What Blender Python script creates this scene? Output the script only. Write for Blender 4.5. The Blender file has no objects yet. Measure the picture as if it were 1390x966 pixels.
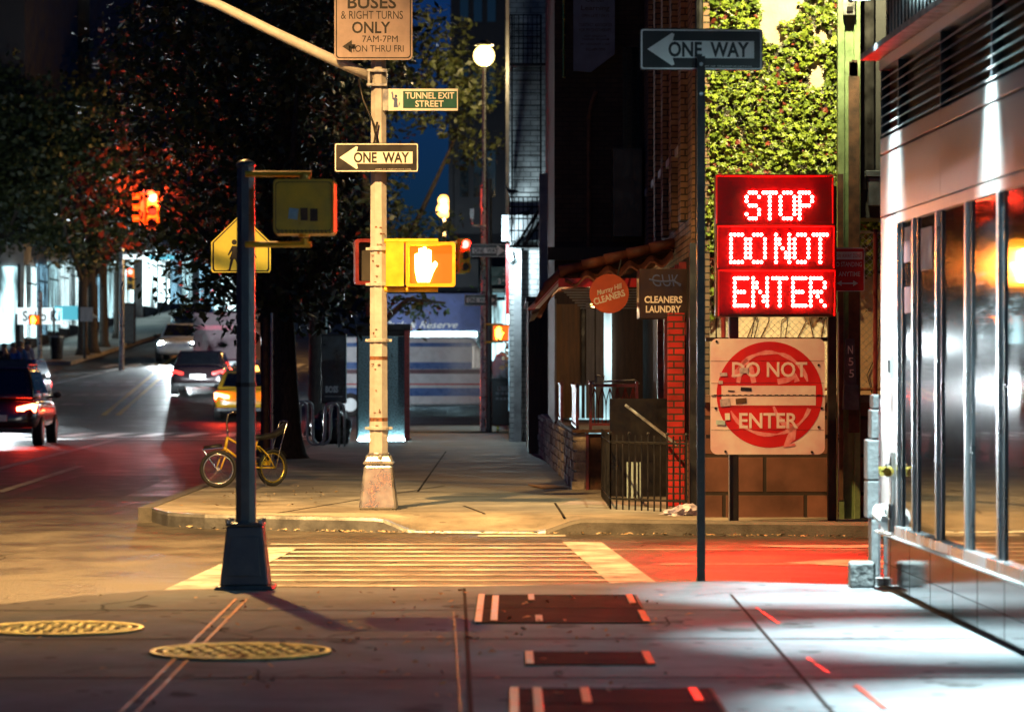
import bpy, bmesh, math, random
from mathutils import Vector, Matrix
import numpy as np

rnd = random.Random(7)
S = bpy.context.scene
COL = S.collection
PI = math.pi
# ------------------------------------------------------------------ camera
F, CX, HY, CZ = 4300.0, 695.0, 500.0, 1.72      # focal length in photo pixels, centre column, eye level row, eye height
cam_d = bpy.data.cameras.new('camera'); cam = bpy.data.objects.new('camera', cam_d); COL.objects.link(cam)
cam.location = (0, 0, CZ); cam.rotation_euler = (PI / 2, 0, 0)
cam_d.sensor_width = 36.0; cam_d.lens = F / 1390.0 * 36.0
cam_d.shift_y = (HY - 483.0) / 1390.0
cam_d.clip_start = 0.5; cam_d.clip_end = 2000
cam_d.dof.use_dof = True; cam_d.dof.focus_distance = 34.0; cam_d.dof.aperture_fstop = 3.0
S.camera = cam
# ------------------------------------------------------------------ world, sun, exposure
wd = bpy.data.worlds.new('World'); S.world = wd; wd.use_nodes = True
nt = wd.node_tree; nt.nodes.clear()
sky = nt.nodes.new('ShaderNodeTexSky'); sky.sky_type = 'NISHITA'; sky.sun_disc = False
sky.sun_elevation = math.radians(6.0); sky.sun_rotation = math.radians(180)
hs = nt.nodes.new('ShaderNodeVectorMath'); hs.operation = 'MULTIPLY'; hs.inputs[1].default_value = (0.03, 0.16, 0.85)   # blue hour
bg = nt.nodes.new('ShaderNodeBackground'); bg.inputs['Strength'].default_value = 0.024
wo = nt.nodes.new('ShaderNodeOutputWorld')
nt.links.new(sky.outputs[0], hs.inputs[0]); nt.links.new(hs.outputs[0], bg.inputs['Color']); nt.links.new(bg.outputs[0], wo.inputs[0])
sl = bpy.data.lights.new('sun', 'SUN'); sl.energy = 0.01; sl.angle = math.radians(3); sl.color = (1, 0.93, 0.85)
so = bpy.data.objects.new('sun', sl); so.rotation_euler = (math.radians(89), 0, 0); COL.objects.link(so)
S.view_settings.view_transform = 'Standard'; S.view_settings.look = 'None'
S.view_settings.exposure = 0.35; S.view_settings.gamma = 1.0; S.view_settings.use_curve_mapping = False
S.render.engine = 'CYCLES'
S.cycles.use_denoising = True; S.cycles.sample_clamp_indirect = 6.0; S.cycles.sample_clamp_direct = 0.0
S.cycles.max_bounces = 6; S.cycles.diffuse_bounces = 3; S.cycles.glossy_bounces = 4
S.cycles.caustics_reflective = False; S.cycles.caustics_refractive = False

# ------------------------------------------------------------------ helpers
def P(px, py, D):
    """real position of the point seen at this photo pixel when it stands D metres down the street"""
    return Vector(((px - CX) / F * D, D, CZ + (HY - py) / F * D))
def XA(px, D): return (px - CX) / F * D
def ZA(py, D): return CZ + (HY - py) / F * D
def GD(py): return (CZ - 0.15) * F / (py - HY)      # distance of a point of the flat pavement
def RD(py): return CZ * F / (py - HY)               # ... of the flat road
def gz(Y):
    """the street climbs beyond the avenue"""
    if Y < 84: return 0.0
    if Y < 92: return 0.055 * (Y - 84) ** 2 / 16
    if Y < 176: return 0.055 * (Y - 88)
    return 0.055 * 88
def link(o): COL.objects.link(o); return o
def thing(name, label, cat, loc=(0, 0, 0), group=None, rz=0.0, kind=None):
    o = bpy.data.objects.new(name, None); link(o)
    o.empty_display_size = 0.2
    o.location = loc; o.rotation_euler = (0, 0, rz)
    o['label'] = label; o['category'] = cat
    if group: o['group'] = group
    if kind: o['kind'] = kind
    return o
def tag(o, label, cat, group=None, kind=None):
    o['label'] = label; o['category'] = cat
    if group: o['group'] = group
    if kind: o['kind'] = kind
    return o
def copy_tree(o, parent=None):
    c = o.copy(); link(c)
    if parent: c.parent = parent
    for ch in list(o.children): copy_tree(ch, c)
    return c

class MB:
    """collects shapes; build() links them as ONE mesh object"""
    def __init__(s): s.v = []; s.f = []; s.m = []; s.cur = 0
    def add(s, vs, fs, M=None):
        n = len(s.v)
        if M is not None: vs = [M @ Vector(p) for p in vs]
        s.v += [tuple(p) for p in vs]; s.f += [tuple(i + n for i in f) for f in fs]; s.m += [s.cur] * len(fs); return s
    def box(s, x0, x1, y0, y1, z0, z1, M=None):
        v = [(x0, y0, z0), (x1, y0, z0), (x1, y1, z0), (x0, y1, z0), (x0, y0, z1), (x1, y0, z1), (x1, y1, z1), (x0, y1, z1)]
        return s.add(v, [(0, 3, 2, 1), (4, 5, 6, 7), (0, 1, 5, 4), (1, 2, 6, 5), (2, 3, 7, 6), (3, 0, 4, 7)], M)
    def taper(s, z0, w0, d0, z1, w1, d1, cx=0, cy=0):
        v = [(cx + a * w / 2, cy + b * d / 2, z) for (w, d, z) in ((w0, d0, z0), (w1, d1, z1)) for (a, b) in ((-1, -1), (1, -1), (1, 1), (-1, 1))]
        return s.add(v, [(0, 3, 2, 1), (4, 5, 6, 7), (0, 1, 5, 4), (1, 2, 6, 5), (2, 3, 7, 6), (3, 0, 4, 7)])
    def cyl(s, p0, p1, r0, r1=None, n=12, ph=0.0):
        r1 = r0 if r1 is None else r1
        p0, p1 = Vector(p0), Vector(p1); d = (p1 - p0).normalized()
        a = d.orthogonal().normalized() if abs(d.z) < 0.999 else Vector((1, 0, 0)); b = d.cross(a)
        vs = []
        for (p, r) in ((p0, r0), (p1, r1)):
            for i in range(n):
                t = 2 * PI * i / n + ph; vs.append(p + (a * math.cos(t) + b * math.sin(t)) * r)
        fs = [(i, (i + 1) % n, n + (i + 1) % n, n + i) for i in range(n)]
        fs += [tuple(range(n - 1, -1, -1)), tuple(range(n, 2 * n))]
        return s.add(vs, fs)
    def tube(s, pts, r, n=8, closed=False):
        pts = [Vector(p) for p in pts]; k = len(pts); rs = r if isinstance(r, (list, tuple)) else [r] * k
        vs = []; prev = None
        for i, p in enumerate(pts):
            if closed: d = pts[(i + 1) % k] - pts[i - 1]
            else: d = pts[min(i + 1, k - 1)] - pts[max(i - 1, 0)]
            d.normalize()
            a = d.orthogonal().normalized() if prev is None else (prev - d * prev.dot(d)).normalized()
            prev = a; b = d.cross(a)
            for j in range(n):
                t = 2 * PI * j / n; vs.append(p + (a * math.cos(t) + b * math.sin(t)) * rs[i])
        fs = []
        for i in range(k if closed else k - 1):
            i2 = (i + 1) % k
            for j in range(n): fs.append((i * n + j, i * n + (j + 1) % n, i2 * n + (j + 1) % n, i2 * n + j))
        if not closed: fs += [tuple(range(n - 1, -1, -1)), tuple(range((k - 1) * n, k * n))]
        return s.add(vs, fs)
    def prism(s, pts, y0, y1):
        """outline in x,z (counter-clockwise seen from the camera) given a thickness y0 (front) .. y1 (back)"""
        n = len(pts)
        vs = [(x, y0, z) for x, z in pts] + [(x, y1, z) for x, z in pts]
        fs = [tuple(range(n)), tuple(range(2 * n - 1, n - 1, -1))] + [(i, n + i, n + (i + 1) % n, (i + 1) % n) for i in range(n)]
        return s.add(vs, fs)
    def slab(s, pts, z0, z1):
        n = len(pts)
        vs = [(x, y, z0) for x, y in pts] + [(x, y, z1) for x, y in pts]
        fs = [tuple(range(n - 1, -1, -1)), tuple(range(n, 2 * n))] + [(i, (i + 1) % n, n + (i + 1) % n, n + i) for i in range(n)]
        return s.add(vs, fs)
    def ring(s, outer, inner, y0, y1):
        n = len(outer)
        vs = [(x, y0, z) for x, z in outer] + [(x, y0, z) for x, z in inner] + [(x, y1, z) for x, z in outer] + [(x, y1, z) for x, z in inner]
        fs = []
        for i in range(n):
            j = (i + 1) % n
            fs += [(i, j, n + j, n + i), (2 * n + j, 2 * n + i, 3 * n + i, 3 * n + j), (j, i, 2 * n + i, 2 * n + j), (n + i, n + j, 3 * n + j, 3 * n + i)]
        return s.add(vs, fs)
    def ball(s, c, r, n=12, m=8, sc=(1, 1, 1)):
        c = Vector(c); vs = []; fs = []
        for i in range(m + 1):
            t = PI * i / m
            for j in range(n):
                q = 2 * PI * j / n
                vs.append((c.x + r * sc[0] * math.sin(t) * math.cos(q), c.y + r * sc[1] * math.sin(t) * math.sin(q), c.z + r * sc[2] * math.cos(t)))
        for i in range(m):
            for j in range(n): fs.append((i * n + j, (i + 1) * n + j, (i + 1) * n + (j + 1) % n, i * n + (j + 1) % n))
        return s.add(vs, fs)
    def loft(s, rings):
        n = len(rings[0]); vs = [p for r in rings for p in r]; fs = []
        for i in range(len(rings) - 1):
            for j in range(n): fs.append((i * n + j, i * n + (j + 1) % n, (i + 1) * n + (j + 1) % n, (i + 1) * n + j))
        fs += [tuple(range(n - 1, -1, -1)), tuple(range((len(rings) - 1) * n, len(rings) * n))]
        return s.add(vs, fs)
    def text(s, txt, cx, cz, w, h, y, M=None, bold=0.0, rot=0.0, shear=0.0):
        cu = bpy.data.curves.new('t', 'FONT'); cu.body = txt; cu.offset = bold; cu.resolution_u = 3; cu.shear = shear
        o = bpy.data.objects.new('t', cu); link(o)
        dg = bpy.context.evaluated_depsgraph_get()
        me = bpy.data.meshes.new_from_object(o.evaluated_get(dg), depsgraph=dg)
        co = [v.co.copy() for v in me.vertices]; fa = [tuple(p.vertices) for p in me.polygons]
        bpy.data.objects.remove(o); bpy.data.curves.remove(cu); bpy.data.meshes.remove(me)
        x0 = min(c.x for c in co); x1 = max(c.x for c in co); y0 = min(c.y for c in co); y1 = max(c.y for c in co)
        sx = w / (x1 - x0); sz = h / (y1 - y0); ca, sa = math.cos(rot), math.sin(rot)
        vs = []
        for c in co:
            u = (c.x - (x0 + x1) / 2) * sx; v = (c.y - (y0 + y1) / 2) * sz
            vs.append((cx + u * ca - v * sa, y, cz + u * sa + v * ca))
        return s.add(vs, fa, M)
    def build(s, name, mats, parent=None, label=None, smooth=False, bevel=0.0, org=None):
        me = bpy.data.meshes.new(name)
        vs = s.v if org is None else [(x - org[0], y - org[1], z - org[2]) for x, y, z in s.v]
        me.from_pydata(vs, [], s.f)
        if not isinstance(mats, (list, tuple)): mats = [mats]
        for m in mats: me.materials.append(m)
        me.polygons.foreach_set('material_index', s.m)
        if bevel > 0:
            bm = bmesh.new(); bm.from_mesh(me)
            bmesh.ops.remove_doubles(bm, verts=bm.verts, dist=1e-5)
            es = [e for e in bm.edges if len(e.link_faces) == 2 and e.calc_face_angle(0) > 0.6]
            bmesh.ops.bevel(bm, geom=es, offset=bevel, segments=2, affect='EDGES', profile=0.5, clamp_overlap=True)
            bm.to_mesh(me); bm.free()
        if smooth: me.polygons.foreach_set('use_smooth', [True] * len(me.polygons))
        me.update()
        o = link(bpy.data.objects.new(name, me))
        if parent: o.parent = parent
        if label: o['label'] = label
        return o

def struct(o): o['kind'] = 'structure'; return o
def rrect(cx, cz, w, h, r, n=5):
    out = []
    for (sx, sz, a0) in ((1, 1, 0), (-1, 1, 90), (-1, -1, 180), (1, -1, 270)):
        for i in range(n + 1):
            t = math.radians(a0 + 90 * i / n)
            out.append((cx + sx * (w / 2 - r) + r * math.cos(t), cz + sz * (h / 2 - r) + r * math.sin(t)))
    return out
def circ(cx, cz, r, n=40): return [(cx + r * math.cos(2 * PI * i / n), cz + r * math.sin(2 * PI * i / n)) for i in range(n)]
def spot(name, loc, target, power, color, angle, blend=0.5, radius=0.06):
    l = bpy.data.lights.new(name, 'SPOT'); l.energy = power; l.color = color; l.spot_size = math.radians(angle); l.spot_blend = blend; l.shadow_soft_size = radius
    o = link(bpy.data.objects.new(name, l)); o.location = loc
    o.rotation_euler = (Vector(target) - Vector(loc)).to_track_quat('-Z', 'Y').to_euler(); return o
def point(name, loc, power, color, radius=0.08):
    l = bpy.data.lights.new(name, 'POINT'); l.energy = power; l.color = color; l.shadow_soft_size = radius
    o = link(bpy.data.objects.new(name, l)); o.location = loc; return o

# ------------------------------------------------------------------ materials
def mat(name, col, rough=0.6, metal=0.0, var=0.25, scale=4.0, bump=0.0, bscale=None, col2=None, rvar=0.15, coat=0.0, spec=0.5, detail=6.0, stretch=None):
    m = bpy.data.materials.new(name); m.use_nodes = True
    n, l = m.node_tree.nodes, m.node_tree.links
    b = n['Principled BSDF']; b.inputs['Metallic'].default_value = metal; b.inputs['Specular IOR Level'].default_value = spec
    b.inputs['Coat Weight'].default_value = coat; b.inputs['Coat Roughness'].default_value = 0.08
    tc = n.new('ShaderNodeTexCoord'); mp = n.new('ShaderNodeMapping'); l.new(tc.outputs['Object'], mp.inputs[0])
    if stretch: mp.inputs['Scale'].default_value = stretch
    no = n.new('ShaderNodeTexNoise'); no.inputs['Scale'].default_value = scale; no.inputs['Detail'].default_value = detail; no.inputs['Roughness'].default_value = 0.62
    l.new(mp.outputs[0], no.inputs['Vector'])
    c2 = col2 if col2 else tuple(max(0, c * (1 - var * 1.6)) for c in col)
    c1 = col if col2 else tuple(min(1, c * (1 + var)) for c in col)
    cr = n.new('ShaderNodeValToRGB'); cr.color_ramp.elements[0].position = 0.33; cr.color_ramp.elements[1].position = 0.68
    cr.color_ramp.elements[0].color = (*c2, 1); cr.color_ramp.elements[1].color = (*c1, 1)
    l.new(no.outputs['Fac'], cr.inputs[0]); l.new(cr.outputs[0], b.inputs['Base Color'])
    mr = n.new('ShaderNodeMapRange'); mr.inputs['From Min'].default_value = 0.3; mr.inputs['From Max'].default_value = 0.7
    mr.inputs['To Min'].default_value = max(0.02, rough - rvar); mr.inputs['To Max'].default_value = min(1, rough + rvar)
    l.new(no.outputs['Fac'], mr.inputs[0]); l.new(mr.outputs[0], b.inputs['Roughness'])
    if bump > 0:
        n2 = n.new('ShaderNodeTexNoise'); n2.inputs['Scale'].default_value = bscale or scale * 12; n2.inputs['Detail'].default_value = 4
        l.new(mp.outputs[0], n2.inputs['Vector'])
        bp = n.new('ShaderNodeBump'); bp.inputs['Strength'].default_value = bump; bp.inputs['Distance'].default_value = 0.02
        l.new(n2.outputs['Fac'], bp.inputs['Height']); l.new(bp.outputs[0], b.inputs['Normal'])
    return m
def spotted(m, scale=5.0, dark=0.45, size=0.055):
    """trodden gum and stains: round darker spots of uneven size"""
    n, l = m.node_tree.nodes, m.node_tree.links; b = n['Principled BSDF']; src = b.inputs['Base Color'].links[0].from_socket
    g = n.new('ShaderNodeNewGeometry')
    vo = n.new('ShaderNodeTexVoronoi'); vo.inputs['Scale'].default_value = scale; l.new(g.outputs['Position'], vo.inputs['Vector'])
    mr = n.new('ShaderNodeMapRange'); mr.inputs['From Min'].default_value = size; mr.inputs['From Max'].default_value = size * 1.5; mr.inputs['To Min'].default_value = dark; mr.inputs['To Max'].default_value = 1; l.new(vo.outputs['Distance'], mr.inputs[0])
    n2 = n.new('ShaderNodeTexNoise'); n2.inputs['Scale'].default_value = 0.55; n2.inputs['Detail'].default_value = 10; n2.inputs['Roughness'].default_value = .7; l.new(g.outputs['Position'], n2.inputs['Vector'])
    m2 = n.new('ShaderNodeMapRange'); m2.inputs['From Min'].default_value = .3; m2.inputs['From Max'].default_value = .7; m2.inputs['To Min'].default_value = .5; m2.inputs['To Max'].default_value = 1.2; l.new(n2.outputs['Fac'], m2.inputs[0])
    mu = n.new('ShaderNodeMath'); mu.operation = 'MULTIPLY'; l.new(mr.outputs[0], mu.inputs[0]); l.new(m2.outputs[0], mu.inputs[1])
    mx = n.new('ShaderNodeMix'); mx.data_type = 'RGBA'; mx.blend_type = 'MULTIPLY'; mx.inputs['Factor'].default_value = 1
    l.new(src, mx.inputs['A']); l.new(mu.outputs[0], mx.inputs['B']); l.new(mx.outputs['Result'], b.inputs['Base Color'])
def brickmat(name, c1, c2, mortar, bw, bh, ms=0.012, rough=0.8, bump=0.6, spec=0.4):
    m = bpy.data.materials.new(name); m.use_nodes = True
    n, l = m.node_tree.nodes, m.node_tree.links; b = n['Principled BSDF']; b.inputs['Roughness'].default_value = rough; b.inputs['Specular IOR Level'].default_value = spec
    g = n.new('ShaderNodeNewGeometry'); sp = n.new('ShaderNodeSeparateXYZ'); l.new(g.outputs['Position'], sp.inputs[0])
    ad = n.new('ShaderNodeMath'); l.new(sp.outputs[0], ad.inputs[0]); l.new(sp.outputs[1], ad.inputs[1])
    cb = n.new('ShaderNodeCombineXYZ'); l.new(ad.outputs[0], cb.inputs[0]); l.new(sp.outputs[2], cb.inputs[1])
    bt = n.new('ShaderNodeTexBrick'); bt.inputs['Scale'].default_value = 1; bt.inputs['Brick Width'].default_value = bw; bt.inputs['Row Height'].default_value = bh
    bt.inputs['Mortar Size'].default_value = ms; bt.inputs['Mortar Smooth'].default_value = 0.3; bt.inputs['Bias'].default_value = 0
    bt.inputs['Color1'].default_value = (*c1, 1); bt.inputs['Color2'].default_value = (*c2, 1); bt.inputs['Mortar'].default_value = (*mortar, 1)
    l.new(cb.outputs[0], bt.inputs['Vector'])
    no = n.new('ShaderNodeTexNoise'); no.inputs['Scale'].default_value = 3; no.inputs['Detail'].default_value = 8; l.new(g.outputs['Position'], no.inputs['Vector'])
    mr = n.new('ShaderNodeMapRange'); mr.inputs['From Min'].default_value = .3; mr.inputs['From Max'].default_value = .7; mr.inputs['To Min'].default_value = .55; mr.inputs['To Max'].default_value = 1.25; l.new(no.outputs['Fac'], mr.inputs[0])
    mx = n.new('ShaderNodeMix'); mx.data_type = 'RGBA'; mx.blend_type = 'MULTIPLY'; mx.inputs['Factor'].default_value = 1
    l.new(bt.outputs['Color'], mx.inputs['A']); l.new(mr.outputs[0], mx.inputs['B']); l.new(mx.outputs['Result'], b.inputs['Base Color'])
    bp = n.new('ShaderNodeBump'); bp.inputs['Strength'].default_value = bump; bp.inputs['Distance'].default_value = 0.012; bp.invert = True
    l.new(bt.outputs['Fac'], bp.inputs['Height']); l.new(bp.outputs[0], b.inputs['Normal'])
    return m
def emit(name, col, strength, base=(0.02, 0.02, 0.02)):
    m = bpy.data.materials.new(name); m.use_nodes = True; b = m.node_tree.nodes['Principled BSDF']
    b.inputs['Base Color'].default_value = (*base, 1); b.inputs['Emission Color'].default_value = (*col, 1); b.inputs['Emission Strength'].default_value = strength
    b.inputs['Roughness'].default_value = 0.4
    return m
def litwin(name, col, strength, scale):
    """lit shop interior: goods, blinds and lamps behind the pane vary its light"""
    m = emit(name, col, strength); n, l = m.node_tree.nodes, m.node_tree.links; b = n['Principled BSDF']
    g = n.new('ShaderNodeNewGeometry'); mp = n.new('ShaderNodeMapping'); mp.inputs['Scale'].default_value = (scale, scale * .6, scale * .18); l.new(g.outputs['Position'], mp.inputs[0])
    no = n.new('ShaderNodeTexNoise'); no.inputs['Scale'].default_value = 1; no.inputs['Detail'].default_value = 3; l.new(mp.outputs[0], no.inputs['Vector'])
    mr = n.new('ShaderNodeMapRange'); mr.inputs['From Min'].default_value = .38; mr.inputs['From Max'].default_value = .62; mr.inputs['To Min'].default_value = strength * .06; mr.inputs['To Max'].default_value = strength * 1.5
    l.new(no.outputs['Fac'], mr.inputs[0]); l.new(mr.outputs[0], b.inputs['Emission Strength']); b.inputs['Roughness'].default_value = .1
    return m
M = {}
M['asphalt'] = mat('asphalt', (0.075, 0.072, 0.068), 0.55, col2=(0.026, 0.026, 0.027), scale=1.1, bump=0.9, bscale=38, rvar=0.2, detail=12)
M['pavement'] = mat('pavement', (0.205, 0.215, 0.225), 0.85, spec=0.15, var=0.22, scale=0.9, bump=0.25, bscale=45, rvar=0.15)
M['pavement_far'] = mat('pavement_far', (0.27, 0.255, 0.23), 0.75, var=0.3, scale=1.6, bump=0.3, bscale=40)
spotted(M['asphalt'], 13, .55, .2); spotted(M['pavement'], 3.4, .28, .10); spotted(M['pavement_far'], 2.2, .5, .07)
M['kerb'] = mat('kerb_steel', (0.22, 0.24, 0.26), 0.42, metal=0.55, var=0.3, scale=3, bump=0.2, bscale=30)
M['kerb_stone'] = mat('kerb_stone', (0.10, 0.10, 0.10), 0.7, var=0.3, scale=5, bump=0.3)
M['marking'] = mat('road_paint', (0.50, 0.49, 0.47), 0.7, col2=(0.10, 0.10, 0.10), scale=2.6, detail=12, spec=.2, bump=0.2, bscale=50)
M['yellow_mark'] = mat('yellow_paint', (0.62, 0.40, 0.05), 0.6, col2=(0.35, 0.22, 0.04), scale=2)
M['joint'] = mat('joint_tar', (0.025, 0.022, 0.02), 0.9, var=0.3, spec=0.1, rvar=.05)
M['joint_metal'] = mat('joint_metal', (0.26, 0.12, 0.085), 0.5, metal=0.7, var=0.4, scale=8)
M['hatch'] = mat('hatch_plate', (0.009, 0.009, 0.011), 0.85, metal=0.0, spec=0.06, var=0.4, scale=3, bump=0.3, bscale=60)
M['iron'] = mat('cast_iron', (0.95, 0.78, 0.36), 0.5, metal=0.9, var=0.3, scale=6, rvar=.08)
M['iron_dark'] = mat('cast_iron_dark', (0.03, 0.027, 0.022), 0.7, metal=0.0, spec=.2, var=0.4, scale=6)
M['black_metal'] = mat('black_metal', (0.018, 0.018, 0.02), 0.4, metal=0.3, var=0.4, scale=6)
M['post_dark'] = mat('post_paint_dark', (0.035, 0.042, 0.05), 0.42, metal=0.25, var=0.25, scale=5, bump=0.05)
M['post_white'] = mat('post_paint_white', (0.44, 0.44, 0.46), 0.45, var=0.12, scale=7, bump=0.08, bscale=30)
M['post_silver'] = mat('silver_paint', (0.52, 0.53, 0.55), 0.30, metal=0.75, var=0.2, scale=5, bump=0.12, bscale=14)
M['rack_metal'] = mat('rack_metal', (0.46, 0.50, 0.51), 0.45, metal=0.25, var=0.2, scale=8)
M['hinge'] = mat('hinge_metal', (0.55, 0.20, 0.10), 0.42, metal=0.7, var=.35, scale=14)  # reddened: reflection of the lit sign put into the metal colour
M['rust'] = mat('rust_band', (0.20, 0.085, 0.045), 0.7, var=0.5, scale=25)
M['galv'] = mat('galvanised', (0.42, 0.44, 0.45), 0.36, metal=0.8, var=0.25, scale=8)
M['white'] = mat('sign_white', (0.74, 0.73, 0.71), 0.45, var=0.08, scale=5)
M['white_pinked'] = mat('sign_white_pinked', (0.78, 0.72, 0.73), 0.42, col2=(0.66, 0.42, 0.47), scale=2.2)  # pink mottling: faded overlay plus reddish light put into the colour
M['sign_black'] = mat('sign_black', (0.015, 0.015, 0.016), 0.4, var=0.2, scale=5)
M['sign_red'] = mat('sign_red', (0.62, 0.012, 0.014), 0.4, col2=(0.45, 0.010, 0.012), scale=3)
M['sign_green'] = mat('sign_green', (0.008, 0.09, 0.075), 0.4, var=0.15)
M['sign_yellow'] = mat('sign_yellow', (0.92, 0.82, 0.12), 0.4, var=0.06)
M['sig_yellow'] = mat('signal_yellow', (0.74, 0.44, 0.025), 0.42, var=0.14, scale=6)
M['sig_face'] = emit('signal_face_glow', (1.0, 0.14, 0.006), 1.15, (.06, .02, .01))  # orange glow of the plate stands in for the halo round the hand
M['sig_dark'] = mat('signal_dark', (0.03, 0.028, 0.026), 0.6)
M['glass_dark'] = mat('glass_dark', (0.008, 0.009, 0.011), 0.022, var=0.2, rvar=0.006, spec=0.8, coat=0.5)
M['granite_pol'] = mat('granite_polished', (0.025, 0.022, 0.024), 0.10, var=0.5, scale=60, rvar=0.04, spec=0.7)
M['panel'] = mat('metal_panel', (0.56, 0.54, 0.52), 0.33, metal=0.85, var=0.04, scale=.8, rvar=0.025, stretch=(1, 1, 6))
M['panel_white'] = mat('panel_pale', (0.66, 0.65, 0.64), 0.38, metal=0.35, var=0.06, scale=2)
M['alu'] = mat('aluminium', (0.55, 0.57, 0.58), 0.28, metal=0.9, var=0.1, scale=3, stretch=(1, 1, .2))
M['alu_dark'] = mat('aluminium_dark', (0.06, 0.075, 0.085), 0.35, metal=0.7, var=0.2)
M['dark_wall'] = mat('dark_render', (0.022, 0.024, 0.028), 0.7, var=0.35, scale=1.5, bump=0.2)
M['black_void'] = mat('dark_interior', (0.006, 0.006, 0.007), 0.8)
M['chrome'] = mat('chrome', (0.75, 0.75, 0.74), 0.14, metal=1.0, var=0.05)
M['brass'] = mat('brass', (0.75, 0.58, 0.12), 0.25, metal=0.9, var=0.15)
M['stone_white'] = mat('cast_stone', (0.30, 0.31, 0.31), 0.75, var=0.2, scale=9, bump=0.3, bscale=40)
M['rock'] = mat('granite_rough', (0.30, 0.31, 0.30), 0.8, col2=(0.08, 0.085, 0.085), scale=22, bump=0.8, bscale=25)
M['stone_wall'] = brickmat('stone_blocks', (0.21, 0.095, 0.07), (0.14, 0.066, 0.05), (0.03, 0.022, 0.02), 0.86, 0.40, 0.022, 0.85, 0.8)  # brown stone, reddened to carry the red spill of the lit sign
M['brick_tan'] = brickmat('brick_tan', (0.26, 0.16, 0.10), (0.20, 0.115, 0.07), (0.045, 0.035, 0.03), 0.215, 0.075, 0.010)
M['brick_red_lit'] = brickmat('brick_red_lit', (0.44, 0.022, 0.02), (0.34, 0.016, 0.016), (0.04, 0.03, 0.028), 0.215, 0.075, 0.010)  # red light falling on the pier, put into the brick colour
M['brick_white'] = brickmat('brick_white', (0.52, 0.53, 0.53), (0.42, 0.44, 0.45), (0.22, 0.23, 0.24), 0.30, 0.11, 0.012)
M['brick_dark'] = brickmat('brick_dark', (0.05, 0.034, 0.03), (0.035, 0.026, 0.024), (0.02, 0.018, 0.018), 0.215, 0.075, 0.010)
M['stucco'] = mat('stucco', (0.70, 0.60, 0.44), 0.85, col2=(0.48, 0.36, 0.24), scale=1.4, bump=0.35, bscale=30)
M['green_paint'] = mat('green_paint', (0.16, 0.24, 0.12), 0.5, var=0.25, scale=5, bump=0.2, bscale=25)
M['rusty_brown'] = mat('rusty_brown', (0.09, 0.045, 0.028), 0.75, var=0.4, scale=9, bump=0.3)
M['blue_grey'] = mat('blue_grey_paint', (0.07, 0.09, 0.12), 0.5, var=0.3, scale=8)
M['tile'] = mat('roof_tile', (0.16, 0.052, 0.026), 0.6, var=0.35, scale=6, bump=0.2)
M['corrug'] = mat('awning_sheet', (0.30, 0.33, 0.34), 0.5, metal=0.3, var=0.25, scale=4)
M['wood'] = mat('plywood', (0.36, 0.19, 0.075), 0.6, var=0.3, scale=3, stretch=(6, 6, .7), bump=0.1)
M['wood_dark'] = mat('timber_dark', (0.10, 0.055, 0.035), 0.65, var=0.35, scale=3, stretch=(6, 6, .7))
M['grey_pillar'] = mat('pillar_grey', (0.36, 0.35, 0.34), 0.6, var=0.2, scale=4, stretch=(5, 5, .5))
M['oxblood'] = mat('oxblood_paint', (0.17, 0.022, 0.024), 0.35, var=0.35, scale=6)
M['rubble'] = mat('rubble_stone', (0.52, 0.46, 0.38), 0.85, var=.35, scale=5, bump=.7, bscale=30)
M['round_red'] = mat('round_sign_red', (0.58, 0.10, 0.028), 0.45, var=0.12, scale=4)
M['box_maroon'] = mat('box_sign_dark', (0.028, 0.016, 0.014), 0.4, var=0.3, scale=4)
M['lettering'] = mat('letter_cream', (0.80, 0.77, 0.68), 0.5, var=0.05)
M['blue_spray'] = mat('spray_blue', (0.06, 0.10, 0.26), 0.5, var=0.1)
M['spray_pink'] = mat('spray_pink', (0.76, 0.36, 0.40), 0.5, col2=(0.66, 0.12, 0.15), scale=9, detail=10)
M['sticker_lilac'] = mat('sticker_lilac', (0.45, 0.38, 0.47), 0.5, var=0.25, scale=30)
M['sticker_blue'] = mat('sticker_blue', (0.42, 0.60, 0.66), 0.5, var=0.1, scale=20)
M['bark'] = mat('bark', (0.055, 0.042, 0.034), 0.9, var=0.45, scale=8, stretch=(4, 4, .8), bump=0.9, bscale=14)
M['tyre'] = mat('rubber', (0.014, 0.014, 0.014), 0.7, var=0.2)
M['bike_yellow'] = mat('bike_yellow', (0.62, 0.40, 0.03), 0.25, var=0.06, coat=0.5)
M['seat_black'] = mat('vinyl_black', (0.014, 0.013, 0.013), 0.4)
M['car_dark'] = mat('car_dark', (0.028, 0.016, 0.018), 0.22, metal=0.4, var=0.05, coat=1.0)
M['car_navy'] = mat('car_navy', (0.02, 0.03, 0.045), 0.22, metal=0.4, var=0.05, coat=1.0)
M['car_red'] = mat('car_red', (0.25, 0.015, 0.02), 0.25, metal=0.2, var=0.05, coat=1.0)
M['taxi'] = mat('taxi_yellow', (0.80, 0.43, 0.02), 0.25, var=0.04, coat=1.0)
M['van_white'] = mat('van_white', (0.66, 0.70, 0.74), 0.3, var=0.06, coat=0.5)
M['streak_blue'] = mat('streak_blue', (0.05, 0.14, 0.42), 0.3, var=0.1, coat=0.5)
M['truck_wine'] = mat('truck_wine', (0.14, 0.06, 0.085), 0.4, var=0.2, coat=0.3)
M['bag'] = mat('plastic_bag', (0.48, 0.47, 0.62), 0.4, var=0.2, scale=9)
M['binbag'] = mat('black_bag', (0.013, 0.013, 0.014), 0.25, var=0.2, bump=0.4, bscale=18)
M['card'] = mat('cardboard', (0.36, 0.21, 0.09), 0.8, var=0.15)
M['skin'] = mat('skin', (0.40, 0.23, 0.16), 0.55, var=0.08)
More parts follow.
